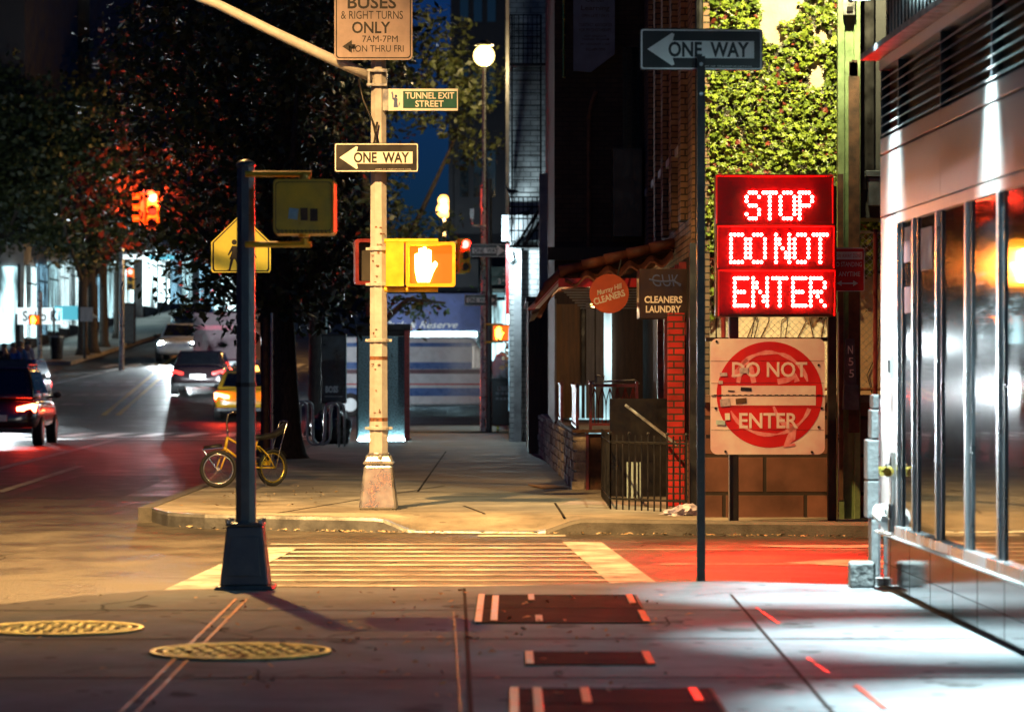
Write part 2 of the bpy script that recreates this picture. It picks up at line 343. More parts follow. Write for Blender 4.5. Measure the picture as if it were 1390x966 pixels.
M['cloth_blue'] = mat('cloth_blue', (0.03, 0.14, 0.50), 0.8, var=0.15)
M['cloth_lblue'] = mat('cloth_light_blue', (0.10, 0.28, 0.50), 0.8, var=0.15)
M['cloth_white'] = mat('cloth_white', (0.62, 0.68, 0.70), 0.8, var=0.1)
M['cloth_dark'] = mat('cloth_dark', (0.03, 0.035, 0.045), 0.8, var=0.2)
M['hair'] = mat('hair', (0.015, 0.012, 0.01), 0.6)
M['feather'] = mat('feathers', (0.05, 0.055, 0.065), 0.7, var=0.3, scale=30)
M['navy_awning'] = mat('awning_navy', (0.10, 0.13, 0.30), 0.7, var=0.2, scale=2)
M['teal_sign'] = emit('lit_sign_teal', (0.10, 0.55, 0.68), 0.7, (0.1, .4, .5))
M['white_sign'] = emit('lit_sign_white', (0.80, 0.97, 1.0), 1.1, (0.6, .6, .6))
M['awning_stone'] = mat('limestone', (0.40, 0.41, 0.43), 0.7, var=0.25, scale=2, bump=0.2)
def leafmat(name, c1, c2, rough=0.5, trans=0.15):
    m = bpy.data.materials.new(name); m.use_nodes = True; n, l = m.node_tree.nodes, m.node_tree.links; b = n['Principled BSDF']
    g = n.new('ShaderNodeNewGeometry'); cr = n.new('ShaderNodeValToRGB')
    cr.color_ramp.elements[0].color = (*c2, 1); cr.color_ramp.elements[1].color = (*c1, 1)
    l.new(g.outputs['Random Per Island'], cr.inputs[0]); l.new(cr.outputs[0], b.inputs['Base Color'])
    b.inputs['Roughness'].default_value = rough
    return m
M['leaf'] = leafmat('tree_leaf', (0.060, 0.072, 0.020), (0.028, 0.040, 0.012))
M['ivy_leaf'] = leafmat('ivy_leaf', (0.26, 0.33, 0.035), (0.07, 0.115, 0.012), 0.42)
M['ivy_red'] = leafmat('ivy_leaf_red', (0.22, 0.035, 0.015), (0.12, 0.02, 0.01), 0.5)
M['dry_leaf'] = leafmat('dry_leaf', (0.42, 0.16, 0.05), (0.24, 0.07, 0.03), 0.6)
M['litter'] = leafmat('gutter_litter', (0.40, 0.33, 0.24), (0.25, 0.16, 0.07), 0.7)
# light giving surfaces
M['led'] = emit('led_red', (1.0, 0.012, 0.010), 900.0)
M['hand'] = emit('hand_orange', (1.0, 0.25, 0.03), 260.0)
M['hand_far'] = emit('hand_orange_far', (1.0, 0.17, 0.012), 30.0)
M['red_lens'] = emit('red_lens', (1.0, 0.016, 0.013), 60.0)
M['tail'] = emit('tail_lamp', (1.0, 0.035, 0.012), 140.0)
M['tail_dim'] = emit('tail_lamp_dim', (1.0, 0.03, 0.02), 3.0)
M['head'] = emit('head_lamp', (0.80, 0.95, 1.0), 500.0)
M['sodium'] = emit('sodium_globe', (1.0, 0.70, 0.20), 5.0)
M['sodium2'] = emit('sodium_globe_orange', (1.0, 0.45, 0.07), 5.0)
M['white_lamp'] = emit('white_lamp', (0.62, 0.95, 1.0), 25.0)
M['shop1'] = litwin('lit_shop', (0.55, 0.93, 1.0), 1.7, 2.2)
M['shop2'] = litwin('lit_shop_bright', (0.70, 0.97, 1.0), 3.2, 1.0)
M['shop3'] = litwin('lit_shop_blue', (0.35, 0.72, 0.95), 1.2, 4.0)

# ================================================================== the ground
def strip(name, x0, x1, ys, zoff, m, skirt=0.0, x0f=None, x1f=None):
    """a sheet that follows the climb of the street"""
    b = MB(); vs = []; fs = []
    for y in ys:
        a = x0f(y) if x0f else x0; c = x1f(y) if x1f else x1
        vs += [(a, y, gz(y) + zoff), (c, y, gz(y) + zoff)]
    for i in range(len(ys) - 1): fs.append((2 * i, 2 * i + 1, 2 * i + 3, 2 * i + 2))
    b.add(vs, fs)
    if skirt:
        n = len(ys)
        low = [(x, y, z - skirt) for x, y, z in vs]; b2 = []
        for i in range(n - 1):
            b.add([vs[2 * i], vs[2 * i + 2], low[2 * i + 2], low[2 * i]], [(0, 1, 2, 3)])
            b.add([vs[2 * i + 1], vs[2 * i + 3], low[2 * i + 3], low[2 * i + 1]], [(3, 2, 1, 0)])
        b.add([vs[0], vs[1], low[1], low[0]], [(3, 2, 1, 0)])
    return struct(b.build(name, m))
ys_all = [-40, 0, 20, 40, 60, 80] + [84 + i for i in range(0, 10)] + list(range(94, 180, 4)) + [180, 220, 300, 600]
strip('road', -300, 300, ys_all, 0.0, M['asphalt'])

# near pavement, its far kerb rounded at the left corner
near_pts = [(-5.6, -30), (30, -30), (30, 22.9), (2.9, 22.95), (2.3, 23.1), (1.6, 23.45), (0.9, 23.3), (0.0, 22.95), (-1.0, 22.75), (-1.9, 22.7),
            (-2.5, 22.5), (-3.0, 21.9), (-3.5, 21.0), (-4.1, 19.6), (-4.7, 17.6), (-5.2, 15), (-5.5, 11)]
nb = MB(); nb.slab(near_pts, -0.06, 0.15)
struct(nb.build('near_pavement', M['pavement']))
jt = MB()
def ground_line(b, x0, y0, x1, y1, w, z):
    d = Vector((x1 - x0, y1 - y0)).normalized(); n = Vector((-d.y, d.x)) * w / 2
    b.add([(x0 + n.x, y0 + n.y, z), (x0 - n.x, y0 - n.y, z), (x1 - n.x, y1 - n.y, z), (x1 + n.x, y1 + n.y, z)], [(0, 1, 2, 3)])
for yy in (20.55, 18.35, 16.05): ground_line(jt, -4.6, yy, 2.7, yy + 0.05, 0.035, 0.154)
ground_line(jt, -0.34, 22.6, -0.16, 13.0, 0.022, 0.154)
ground_line(jt, 1.52, 22.0, 1.45, 13.0, 0.02, 0.154)
struct(jt.build('pavement_joint', M['joint']))
jm = MB()
for dx in (0.0, 0.075): ground_line(jm, -1.88 + dx, 21.6, -1.78 + dx, 14.0, 0.022, 0.155)
ground_line(jm, -0.375, 20.4, -0.20, 13.0, 0.010, 0.156)
ground_line(jm, 1.60, 20.8, 1.64, 19.45, 0.02, 0.155)
ground_line(jm, 1.60, 17.2, 1.63, 16.3, 0.02, 0.155)
ground_line(jm, 1.70, 15.7, 1.72, 14.6, 0.028, 0.155)
struct(jm.build('metal_joint_strip', M['joint_metal']))
pc = MB()
for k in range(13):
    x, y = rnd.uniform(-3.2, 2.2), rnd.uniform(15, 22); a = rnd.uniform(-3, 3)
    for j in range(16):
        nx, ny = x + .10 * math.cos(a), y + .14 * math.sin(a)
        if nx > 2.4 or ny > 22.4 or nx < -3.2: break
        ground_line(pc, x, y, nx, ny, .008 + .006 * rnd.random(), .1525); x, y = nx, ny; a += rnd.gauss(0, .4)
struct(pc.build('pavement_crack', M['joint']))
sn = MB()
for k in range(18):
    x, y, r = rnd.uniform(-3, 2.3), rnd.uniform(14.6, 22.2), rnd.uniform(.03, .13)
    sn.add([(x + r * (1 + .3 * math.sin(3 * t + k)) * math.cos(t), y + 1.6 * r * (1 + .3 * math.cos(2 * t + k)) * math.sin(t), .1512) for t in [2 * PI * i / 18 for i in range(18)]], [tuple(range(18))])
struct(sn.build('pavement_stain', mat('old_stain', (.125, .125, .125), .92, var=.4, scale=9, spec=.05, rvar=.05)))

# far pavement with a dropped kerb (ramp) in the middle
def frontY(x):
    pts = [(-4.05, 35.6), (-3.75, 34.5), (-3.3, 34.0), (-1.5, 33.3), (0.6, 32.95), (4.0, 32.2), (30, 27.5)]
    for (a, b), (c, d) in zip(pts, pts[1:]):
        if x <= c: return b + (d - b) * (x - a) / (c - a)
    return pts[-1][1]
def sstep(a, b, x):
    t = max(0, min(1, (x - a) / (b - a))); return t * t * (3 - 2 * t)
def rampf(x): return sstep(-1.45, -1.0, x) * (1 - sstep(0.25, 0.75, x))
xs = [-4.05, -3.9, -3.75, -3.3, -2.8, -2.2, -1.6] + [-1.45 + 0.09 * i for i in range(0, 26)] + [1.2, 2, 3, 4, 8, 30]
offs = [0.0, 0.001, 0.16, 0.165, 0.5, 0.9, 1.3, 2.0, 5, 12, 30]
def pave_z(x, o): return 0.15 - 0.135 * rampf(x) * (1 - sstep(0.0, 1.3, o))
fp = MB(); kb = MB()
def gridsheet(b, xs, rows, zf):
    n = len(xs); vs = [(x, yf(x), zf(x, i)) for i, yf in enumerate(rows) for x in xs]
    fs = [(i * n + j, i * n + j + 1, (i + 1) * n + j + 1, (i + 1) * n + j) for i in range(len(rows) - 1) for j in range(n - 1)]
    b.add(vs, fs)
ko = [0.17, 0.5, 0.9, 1.3, 2.0, 5, 12, 30, 44]
gridsheet(fp, xs, [(lambda x, o=o: frontY(x) + o) for o in ko], lambda x, i: pave_z(x, ko[i]) + gz(frontY(x) + ko[i]))
gridsheet(fp, [-4.05, 0, 30], [lambda x: 79.0, lambda x: 86.5], lambda x, i: 0.149 + gz(80 + 6.5 * i))
struct(fp.build('far_pavement', M['pavement_far'], smooth=False))
# kerbs: face, top and the run along the left side
ks = MB()
for (sel, bb) in ((lambda x: x < 0.4, kb), (lambda x: x >= 0.3, ks)):
    xx = [x for x in xs if sel(x)]
    gridsheet(bb, xx, [lambda x: frontY(x) - 0.012, lambda x: frontY(x) + 0.0, lambda x: frontY(x) + 0.03, lambda x: frontY(x) + 0.17],
              lambda x, i: [-0.05, pave_z(x, 0) - 0.03, pave_z(x, 0.0) + 0.003, pave_z(x, 0.17) + 0.003][i])
struct(kb.build('steel_kerb', M['kerb'])); struct(ks.build('stone_kerb', M['kerb_stone']))
kl = MB(); kys = [35.6, 45, 60, 75, 86]
for i in range(len(kys) - 1):
    y0, y1 = kys[i], kys[i + 1]
    kl.box(-4.20, -4.05, y0, y1, -0.05, 0.158)
struct(kl.build('side_kerb', M['kerb_stone']))
pj = MB()
for (x0, y0, x1, y1) in ((-2.55, 34.4, -0.9, 42.5), (-0.55, 36.2, -0.3, 34.3), (-4.0, 40.2, 0.8, 40.4), (0.55, 33.6, 0.5, 37.0), (-4.0, 46.0, 0.6, 46.1), (-1.2, 40.3, -1.25, 60), (-4, 53, 0.5, 53), (-4, 61, 0.4, 61)):
    ground_line(pj, x0, y0, x1, y1, 0.03, 0.1535)
struct(pj.build('pavement_seam', M['joint']))
pk = MB(); ground_line(pk, 0.62, 37.0, 2.0, 36.8, 0.9, 0.1545)
struct(pk.build('repaired_pavement_patch', mat('new_concrete', (0.40, 0.33, 0.33), 0.7, var=0.2, scale=3, bump=0.15)))

# far left pavement along the climbing street
lys = [121.5, 124, 130, 140, 150, 160, 170, 178, 200, 240]
strip('left_pavement', -60, -16.3, lys, 0.15, M['pavement_far'], skirt=0.2, x1f=lambda y: -16.9 + (y - 122) * 0.03)
strip('right_pavement_beyond', -3.6, 60, lys[:1] + [118, 116][:0] + lys[1:], 0.15, M['pavement_far'], skirt=0.2)

# painted markings
mk = MB()
def patch(b, x0, x1, y0, y1, z=0.005, sk=0.0):
    b.add([(x0, y0, gz(y0) + z), (x1, y0, gz(y0) + z), (x1 + sk, y1, gz(y1) + z), (x0 + sk, y1, gz(y1) + z)], [(0, 1, 2, 3)])
yy = 24.3
while yy < 31.4:
    patch(mk, -2.28 - 0.012 * (yy - 24), 0.84, yy, yy + 0.20); yy += 0.66
patch(mk, 0.86, 1.24, 23.6, 31.3, 0.009, -0.36)
patch(mk, -2.75, -2.35, 23.3, 30.2, 0.009, 0.30)
patch(mk, 0.9, 3.9, 30.0, 30.09); patch(mk, 1.3, 3.9, 27.8, 27.88)
# turn arrow near the right edge
for q in ([(2.4, 28.0), (3.9, 26.6), (3.9, 27.5), (3.4, 27.9), (5.2, 27.9), (5.2, 28.4), (2.9, 28.5)], [(2.3, 30.7), (2.9, 30.3), (3.9, 30.4), (3.6, 30.9)]):
    mk.add([(x, y, 0.006) for x, y in q], [tuple(range(len(q)))])
patch(mk, -0.35, 0.55, 32.35, 32.75)
# the broad street: zebra, stop lines, lane lines, worn lettering, far zebra
zk = MB()
for i in range(12): patch(zk, -14.6 + i * 1.0, -14.1 + i * 1.0, 80.2, 84.0, 0.006, 0.15)
patch(zk, -15.5, -4.4, 79.3, 79.7, 0.007); patch(zk, -15.5, -4.4, 84.2, 84.5, 0.007); patch(zk, -15.5, -4.4, 76.8, 77.3)
struct(zk.build('zebra_marking', M['white']))  # brighter paint: light on this crossing put into its colour
patch(mk, -8.75, -8.55, 50, 76, 0.006, -0.9); patch(mk, -7.2, -7.05, 44, 56, 0.006, -0.5)
for i in range(11): patch(mk, -15.6 + i * 0.78, -15.1 + i * 0.78, 119.6, 122.4, 0.006, 0.1)
for (y, x0, x1) in ((110.2, -15.0, -10.9), (108.6, -14.9, -11.4), (103.2, -15.4, -12.6), (98.6, -15.2, -13.2), (94.2, -14.9, -13.9)):
    x = x0
    while x < x1:
        w = 0.25 + rnd.random() * 0.45; patch(mk, x, min(x + w, x1), y, y + 0.7, 0.006, 0.1); x += w + 0.12 + rnd.random() * 0.12
patch(mk, -16.1, -15.9, 108, 119, 0.006, 1.2)
struct(mk.build('road_marking', M['marking']))
tp = MB()
for q in ([(-9.5, 29.2), (-4.8, 28.7), (-4.6, 29.6), (-9.4, 30.2)], [(2.2, 25.0), (4.6, 24.7), (4.7, 25.9), (2.3, 26.1)], [(-6.8, 42), (-5.2, 42), (-5.4, 51), (-6.9, 51)], [(-.6, 31.2), (.5, 31.1), (.5, 31.9), (-.6, 32.0)]):
    tp.add([(x, y, 0.0025) for x, y in q], [(0, 1, 2, 3)])
struct(tp.build('asphalt_patch', mat('asphalt_patch', (0.03, 0.03, 0.031), .62, var=.4, scale=3, bump=.6, bscale=50)))
ck = MB()
for k in range(9):
    x, y = rnd.uniform(-8, 3), rnd.uniform(24, 31); a = rnd.uniform(-.5, .5); w = .012
    for j in range(14):
        nx, ny = x + .22 * math.cos(a), y + .22 * math.sin(a); ground_line(ck, x, y, nx, ny, w, .0032); x, y = nx, ny; a += rnd.gauss(0, .45)
struct(ck.build('road_crack', M['joint']))
ym = MB()
for dx in (0, 0.42):
    ys = [94, 100, 108, 116, 124, 132, 140, 150, 160]
    for a, b in zip(ys, ys[1:]):
        xa = -12.2 - (a - 94) * 0.045 + dx; xb = -12.2 - (b - 94) * 0.045 + dx
        ym.add([(xa, a, gz(a) + .007), (xa + .16, a, gz(a) + .007), (xb + .16, b, gz(b) + .007), (xb, b, gz(b) + .007)], [(0, 1, 2, 3)])
struct(ym.build('yellow_lane_line', M['yellow_mark']))

# ================================================================== buildings
def wall_box(name, m, parent, x0, x1, y0, y1, z0, z1, lab=None, bevel=0.0):
    og = Vector((0, 0, 0)); p = parent
    while p: og = og + p.location; p = p.parent
    return MB().box(x0, x1, y0, y1, z0, z1).build(name, m, parent, lab, org=og, bevel=bevel)

# ---- glass fronted building on the right. local x runs along its front towards the camera, -y is outwards
GA = Vector((2.67, 22.93, 0.15)); gang = math.atan2(-0.99968, 0.0252)
gb = thing('glass_building', 'modern corner building with metal panels, louvres and tall dark shop windows', 'building', GA, rz=gang)
LEN = 16.0
MB().box(0.0, LEN, 0.02, 9, 0, 0.40).build('plinth', M['granite_pol'], gb)
pl = MB()
for i in range(14): pl.box(0.34 + i * 0.9, 0.346 + i * 0.9, 0.0185, 0.021, 0.0, 0.4)
pl.box(0, LEN, 0.0185, 0.021, 0.165, 0.169)
pl.build('plinth_joint', M['joint'], gb)
wl = MB(); wl.box(0, LEN, 0.06, 9, 0.40, 9.0); wl.build('wall', M['dark_wall'], gb)
MB().box(0.0, 0.86, 0.0, 0.06, 0.40, 2.655).build('jamb_panel', M['panel_white'], gb)
sillz = 0.40
MB().box(0.86, LEN, -0.03, 0.06, 0.402, 0.475).build('window_sill', M['alu'], gb, bevel=0.006)
lp = MB(); lp.box(-0.005, LEN, -0.045, 0.06, 0.388, 0.401); lp.build('drip_ledge', M['white'], gb)
s_m = [0.86 + 0.06, 1.62, 2.62, 3.74, 4.84, 5.94, 7.04, 8.14, 9.24, 10.4, 11.6, 12.8]
for i, s0 in enumerate(s_m):
    fr = MB()
    fr.box(s0 - 0.06, s0 + 0.0, -0.016, 0.058, 0.476, 2.58); fr.build('mullion', M['alu'], gb, bevel=0.005)
    f2 = MB(); f2.box(s0 + 0.001, s0 + 0.10, 0.002, 0.058, 0.476, 2.58); f2.build('mullion_cover', M['alu_dark'], gb)
    if i + 1 < len(s_m):
        MB().box(s0 + 0.101, s_m[i + 1] - 0.061, 0.014, 0.05, 0.476, 2.58).build('window_pane', M['glass_dark'], gb)
MB().box(0.86, LEN, -0.012, 0.06, 2.581, 2.652).build('window_head', M['panel'], gb)
hz = [(2.665, 3.10), (3.118, 3.225)]
for (a, b) in hz:
    for k in range(9):
        s0 = -0.0 if k == 0 else 0.85 + (k - 1) * 1.85; s1 = 0.85 + k * 1.85
        MB().box(s0 + 0.004, s1 - 0.004, -0.004, 0.058, a, b).build('cladding_panel', M['panel'], gb, bevel=0.003)
lv = MB()
for k in range(7):
    z = 3.25 + k * 0.066
    lv.add([(0.08, -0.01, z), (LEN, -0.01, z), (LEN, 0.055, z + 0.05), (0.08, 0.055, z + 0.05), (0.08, -0.01, z - 0.006), (LEN, -0.01, z - 0.006), (LEN, 0.055, z + 0.044), (0.08, 0.055, z + 0.044)],
           [(0, 1, 2, 3), (7, 6, 5, 4), (0, 4, 5, 1), (3, 2, 6, 7), (0, 3, 7, 4), (1, 5, 6, 2)])
lv.build('louvre', M['panel'], gb)
for s0 in (0.03, 0.87, 2.70, 4.55, 6.4, 8.2): MB().box(s0, s0 + 0.03, -0.006, 0.058, 3.226, 3.72).build('louvre_post', M['alu_dark'], gb)
MB().box(-0.02, LEN, -0.01, 0.058, 3.722, 3.80).build('fascia', M['panel'], gb)
MB().box(-0.08, LEN, -0.14, 0.05, 3.802, 3.845).build('eave', M['black_metal'], gb)
rb = MB()
for k in range(70): rb.box(0.12 + k * 0.16, 0.19 + k * 0.16, 0.02, 0.06, 3.85, 9)
rb.build('upper_rib', M['alu_dark'], gb)
# standpipe and key box by the corner
sp = MB(); sp.box(0.62, 0.70, -0.03, 0.0, 0.62, 0.98); sp.cyl((0.66, 0, 0.86), (0.66, -0.06, 0.86), 0.045); sp.cyl((0.66, -0.02, 0.42), (0.66, -0.02, 0.62), 0.022)
spo = sp.build('standpipe', M['chrome'], gb, bevel=0.004)
for (dx, dy) in ((-0.10, -0.015), (0.10, -0.015), (-0.02, -0.05)):
    c = MB(); c.cyl((0.66 + dx * .3, -0.04, 0.86), (0.66 + dx, dy - .03, 0.85), 0.026, 0.03); c.cyl((0.66 + dx, dy - .03, 0.85), (0.66 + dx * 1.25, dy - .05, 0.845), 0.035, 0.035, n=8)
    c.build('cap', M['brass'], spo)
MB().tube([(0.2, 0.0, 0.56), (0.24, -0.05, 0.56), (0.40, -0.08, 0.535), (0.58, -0.06, 0.50), (0.60, -0.02, 0.45)], 0.042, 10).build('pipe_elbow', M['white'], gb, smooth=True)
kbx = MB(); kbx.box(0.52, 0.62, -0.02, 0.0, 1.50, 1.66); kbx.build('key_box', M['white'], gb); k2 = MB(); k2.box(0.57, 0.60, -0.034, -0.021, 1.54, 1.63); k2.build('lock', M['sign_black'], gb)
# notices behind the first panes
for (s0, s1, z0, z1) in ((1.06, 1.5, 2.30, 2.54), (1.80, 2.3, 2.22, 2.5), (1.08, 1.45, 1.95, 2.13)):
    MB().box(s0, s1, 0.010, 0.0135, z0, z1).build('window_notice', mat('notice_paper', (0.22, 0.08, 0.08), 0.6, var=0.15, scale=8), gb)
# the down lights along the eave
for i, s0 in enumerate((0.72, 4.55, 8.3)):
    z = 4.16 if i == 0 else 3.93
    dl = thing('wall_downlight', ['round white downlight over the far corner of the metal front', 'round white downlight over the louvres nearer the middle windows', 'white downlight over the nearest windows'][i], 'lamp', (0, 0, 0), 'downlights on the metal front')
    dl.parent = None
    Mw = Matrix.Translation(GA) @ Matrix.Rotation(gang, 4, 'Z')
    pos = Mw @ Vector((s0, -0.24, z)); dl.location = pos; dl.rotation_euler = (0, 0, gang)
    c = MB(); c.cyl((0, 0, 0.01), (0, 0, 0.20), 0.085, 0.075, 20); c.cyl((0, 0.0, 0.16), (0, 0.28, 0.16), 0.02, 0.02, 8); c.build('housing', M['alu'], dl)
    MB().cyl((0, 0, 0.0), (0, 0, 0.009), 0.078, 0.078, 20).build('lens', M['white_lamp'], dl)
    l = spot('downlight_beam', (0, -0.0, -0.02), (0, 0, -1), [3900, 4400, 5200][i], (0.70, 0.96, 1.0), 50, 1.0, 0.05); l.parent = dl
    l2 = spot('wall_wash_beam', (0, 0.02, -0.02), (0, 0.16, -1.0), [1200, 1300, 1300][i], (0.80, 0.97, 1.0), 32, 0.8, 0.03); l2.parent = dl
    l3 = spot('spill_light', (0, 0, -0.03), (-.0, -.5, -1), 90, (0.5, 0.92, 1.0), 150, 1.0, 0.06); l3.parent = dl

# ---- corner stone stack and block
qs = thing('stone_pier', 'pale stacked stone corner blocks beside the metal front', 'pier', (2.645, 23.22, 0.0))
for (w, z0, z1, dx) in ((0.06, 0.20, 0.62, 0.01), (0.10, 0.625, 0.90, 0.0), (0.10, 0.905, 1.20, 0.0), (0.06, 1.205, 1.42, 0.01), (0.045, 1.425, 1.53, 0.015)):
    MB().box(-w / 2 + dx, w / 2 + dx, -0.09, 0.14, z0, z1).build('stone_block', M['stone_white'], qs, bevel=0.012)
MB().box(0.03, 0.045, -0.11, -0.092, 0.1, 1.5).build('corner_strip', M['galv'], qs)
rk = MB(); rk.box(-0.095, 0.085, -0.1, 0.1, 0, 0.185)
rko = rk.build('granite_kerb_block', M['rock'], None, bevel=0.02); rko.location = (2.52, 22.78, 0.15); tag(rko, 'small rough granite block on the pavement at the building corner', 'stone block')
stb = MB(); stb.box(2.63, 2.70, 22.94, 23.35, -0.05, 0.2); o = stb.build('footing', M['stone_white'], qs, org=qs.location)

# ---- brick corner building with ivy gable
bb = thing('brick_building', 'tan brick corner building with an ivy covered gable wall', 'building', (2.05, 35.2, 0.15))
wall_box('gable_wall', M['stucco'], bb, 2.20, 12, 35.22, 35.4, 0.15, 14)
wall_box('facade_wall', M['brick_tan'], bb, 2.05, 12, 35.405, 49.1, 0.15, 16)
wall_box('corner_pier', M['brick_tan'], bb, 2.00, 2.19, 35.1, 35.4, 0.15, 14)
wall_box('red_lit_pier', M['brick_red_lit'], bb, 1.78, 1.96, 36.0, 36.35, 0.15, 2.35)
for i, y in enumerate((37.0, 39.2, 41.4, 43.6, 45.8)):
    wall_box('brick_rib', M['brick_tan'], bb, 1.97, 2.049, y, y + 0.55, 3.45, 15)
for y in (37.7, 39.9, 42.1, 44.3, 46.5):
    w = wall_box('window', M['glass_dark'], bb, 2.03, 2.048, y + .2, y + 1.05, 4.4, 6.4)
    wall_box('sill', M['awning_stone'], w, 1.99, 2.046, y + .15, y + 1.1, 4.3, 4.395)
wall_box('shopfront', M['black_void'], bb, 2.02, 2.048, 36.4, 48.9, 0.9, 3.0)
for i, y in enumerate((36.6, 37.6, 38.7, 40.2, 42.0)):
    wall_box('shop_post', M['oxblood'], bb, 1.93, 2.015, y, y + 0.07, 0.15, 2.95)
dp = MB(); dp.tube([(2.07, 35.02, 0.15), (2.07, 35.02, 8)], 0.045, 8); dp.build('drain_pipe', M['black_metal'], bb, org=bb.location)
wall_box('corner_post', M['black_metal'], bb, 1.955, 2.06, 34.85, 35.05, 0.15, 3.1)

# ---- ivy: thousands of lobed leaves over the gable
def leaf_shape(r):
    k = [(0, -0.25), (0.42, -0.42), (0.40, -0.05), (0.95, 0.05), (0.45, 0.35), (0.62, 0.80), (0.22, 0.62), (0, 1.15), (-0.22, 0.62), (-0.62, 0.80), (-0.45, 0.35), (-0.95, 0.05), (-0.40, -0.05), (-0.42, -0.42)]
    return [(x * r, -y * r) for x, y in k]
def bare(x, z):
    """patches where the wall shows through the ivy"""
    def e(cx, cz, rx, rz): return ((x - cx) / rx) ** 2 + ((z - cz) / rz) ** 2 < 1 + 0.35 * math.sin(9 * x + 13 * z)
    return e(2.93, 6.1, 0.27, 0.70) or e(3.22, 6.0, 0.10, 0.25) or e(3.44, 5.42, 0.10, 0.07) or e(3.38, 4.96, 0.10, 0.16) or \
        (z < 3.4 and 2.05 < x < 2.22 and z < 3.0) or (z < 2.55 + 0.25 * math.sin(5 * x) and x > 2.2) or (x > 3.74 and x < 4.1 and z < 2.3)
iv = MB(); ivr = MB()
tries = 0
while tries < 9500:
    tries += 1
    x = 2.07 + rnd.random() * 2.1; z = 1.9 + rnd.random() * 4.6
    if bare(x, z): continue
    r = 0.022 + rnd.random() ** 1.6 * 0.042
    dep = rnd.random() * (0.75 + 0.5 * math.sin(4.1 * x + 1.7 * z) * math.sin(3.3 * z - 2 * x))
    y = 35.19 - dep * 0.16
    tilt = -0.55 + rnd.gauss(0, 0.35); yaw = rnd.gauss(0, 0.5); roll = rnd.gauss(0, 0.5)
    R = Matrix.Translation((x, y, z)) @ Matrix.Rotation(yaw, 4, 'Z') @ Matrix.Rotation(tilt, 4, 'X') @ Matrix.Rotation(roll, 4, 'Y')
    pts = [(px, 0.0 if abs(px) > .3 * r else -0.008, pz) for px, pz in leaf_shape(r)]
    tgt = ivr if (rnd.random() < (0.10 + 0.05 * math.sin(3 * x + 5 * z)) and dep < 0.55) else iv
    tgt.add(pts, [tuple(range(len(pts)))], R)
ivt = thing('ivy_creeper', 'dense lobed ivy creeping over the gable wall behind the lit sign', 'ivy', (3.1, 35.15, 2.0))
ivd = MB()  # dark leaf layer added for the shade in the ivy gaps
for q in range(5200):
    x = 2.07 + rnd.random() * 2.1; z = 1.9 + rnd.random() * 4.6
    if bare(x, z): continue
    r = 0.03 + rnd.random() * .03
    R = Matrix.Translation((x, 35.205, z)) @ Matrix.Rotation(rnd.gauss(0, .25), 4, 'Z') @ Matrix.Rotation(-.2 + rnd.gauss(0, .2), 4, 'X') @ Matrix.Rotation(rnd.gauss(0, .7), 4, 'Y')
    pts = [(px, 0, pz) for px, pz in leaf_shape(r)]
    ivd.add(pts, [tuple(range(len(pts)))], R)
ivd.build('shade_backing_foliage', leafmat('ivy_shade_leaf', (0.045, 0.035, 0.015), (0.018, 0.02, 0.008)), ivt, org=ivt.location)
iv.build('foliage', M['ivy_leaf'], ivt, org=ivt.location); ivr.build('reddened_foliage', M['ivy_red'], ivt, 'red autumn ivy leaves', org=ivt.location)
st = MB()
for i in range(12):
    x = 2.3 + rnd.random() * 1.7; pts = []
    for k in range(9): pts.append((x, 35.2, 1.45 + k * 0.2)); x += rnd.gauss(0, 0.06)
    st.tube(pts, 0.006, 5)
st.build('stem', M['bark'], ivt, org=ivt.location)

# ---- stone retaining wall, fence
sw = thing('stone_wall', 'brown stone block wall under the chain link fence', 'wall', (3.1, 33.5, 0.15))
wall_box('masonry', M['stone_wall'], sw, 2.04, 9, 33.45, 33.9, 0.0, 1.36)
wall_box('coping', mat('coping_stone', (0.20, 0.14, 0.12), 0.8, var=0.3, bump=0.3), sw, 2.0, 9, 33.40, 33.95, 1.362, 1.44)
wall_box('earth_fill', M['stone_wall'], sw, 2.2, 9, 33.91, 35.1, 0.0, 1.35)
fe = thing('chain_link_fence', 'rusty chain link fence standing on the stone wall', 'fence', (3.1, 33.7, 1.44))
ch = MB(); x0, x1, z0, z1 = 2.2, 4.3, 1.5, 3.16; stp = 0.075; k = x0 - (z1 - z0)
while k < x1:
    for sg in (1, -1):
        xa, xb = (k, k + (z1 - z0)) if sg == 1 else (k + (z1 - z0), k)
        za, zb = z0, z1
        def clipx(xa, za, xb, zb):
            t0, t1 = 0.0, 1.0; d = xb - xa
            for lim, s in ((x0, 1), (x1, -1)):
                if s * (xa - lim) < 0 and s * (xb - lim) < 0: return None
                if s * (xa - lim) < 0: t0 = max(t0, (lim - xa) / d)
                elif s * (xb - lim) < 0: t1 = min(t1, (lim - xa) / d)
            return (t0, t1) if t1 > t0 else None
        c = clipx(xa, za, xb, zb)
        if c:
            a = (xa + (xb - xa) * c[0], 33.7, za + (zb - za) * c[0]); b = (xa + (xb - xa) * c[1], 33.7, za + (zb - za) * c[1])
            ch.tube([a, b], 0.0032, 4)
    k += stp
ch.build('wire_mesh', M['galv'], fe, org=fe.location)
ra = MB(); ra.cyl((2.15, 33.7, 3.17), (4.4, 33.7, 3.17), 0.018); ra.build('top_rail', M['galv'], fe, org=fe.location)
for x in (2.25, 3.865): MB().cyl((x, 33.7, 1.44), (x, 33.7, 3.2), 0.025).build('fence_post', M['oxblood'], fe, org=fe.location)  # oxblood here stands in for red light on the posts
MB().cyl((2.15, 33.7, 1.50), (4.4, 33.7, 1.50), 0.016).build('bottom_rail', M['rust'], fe, org=fe.location)

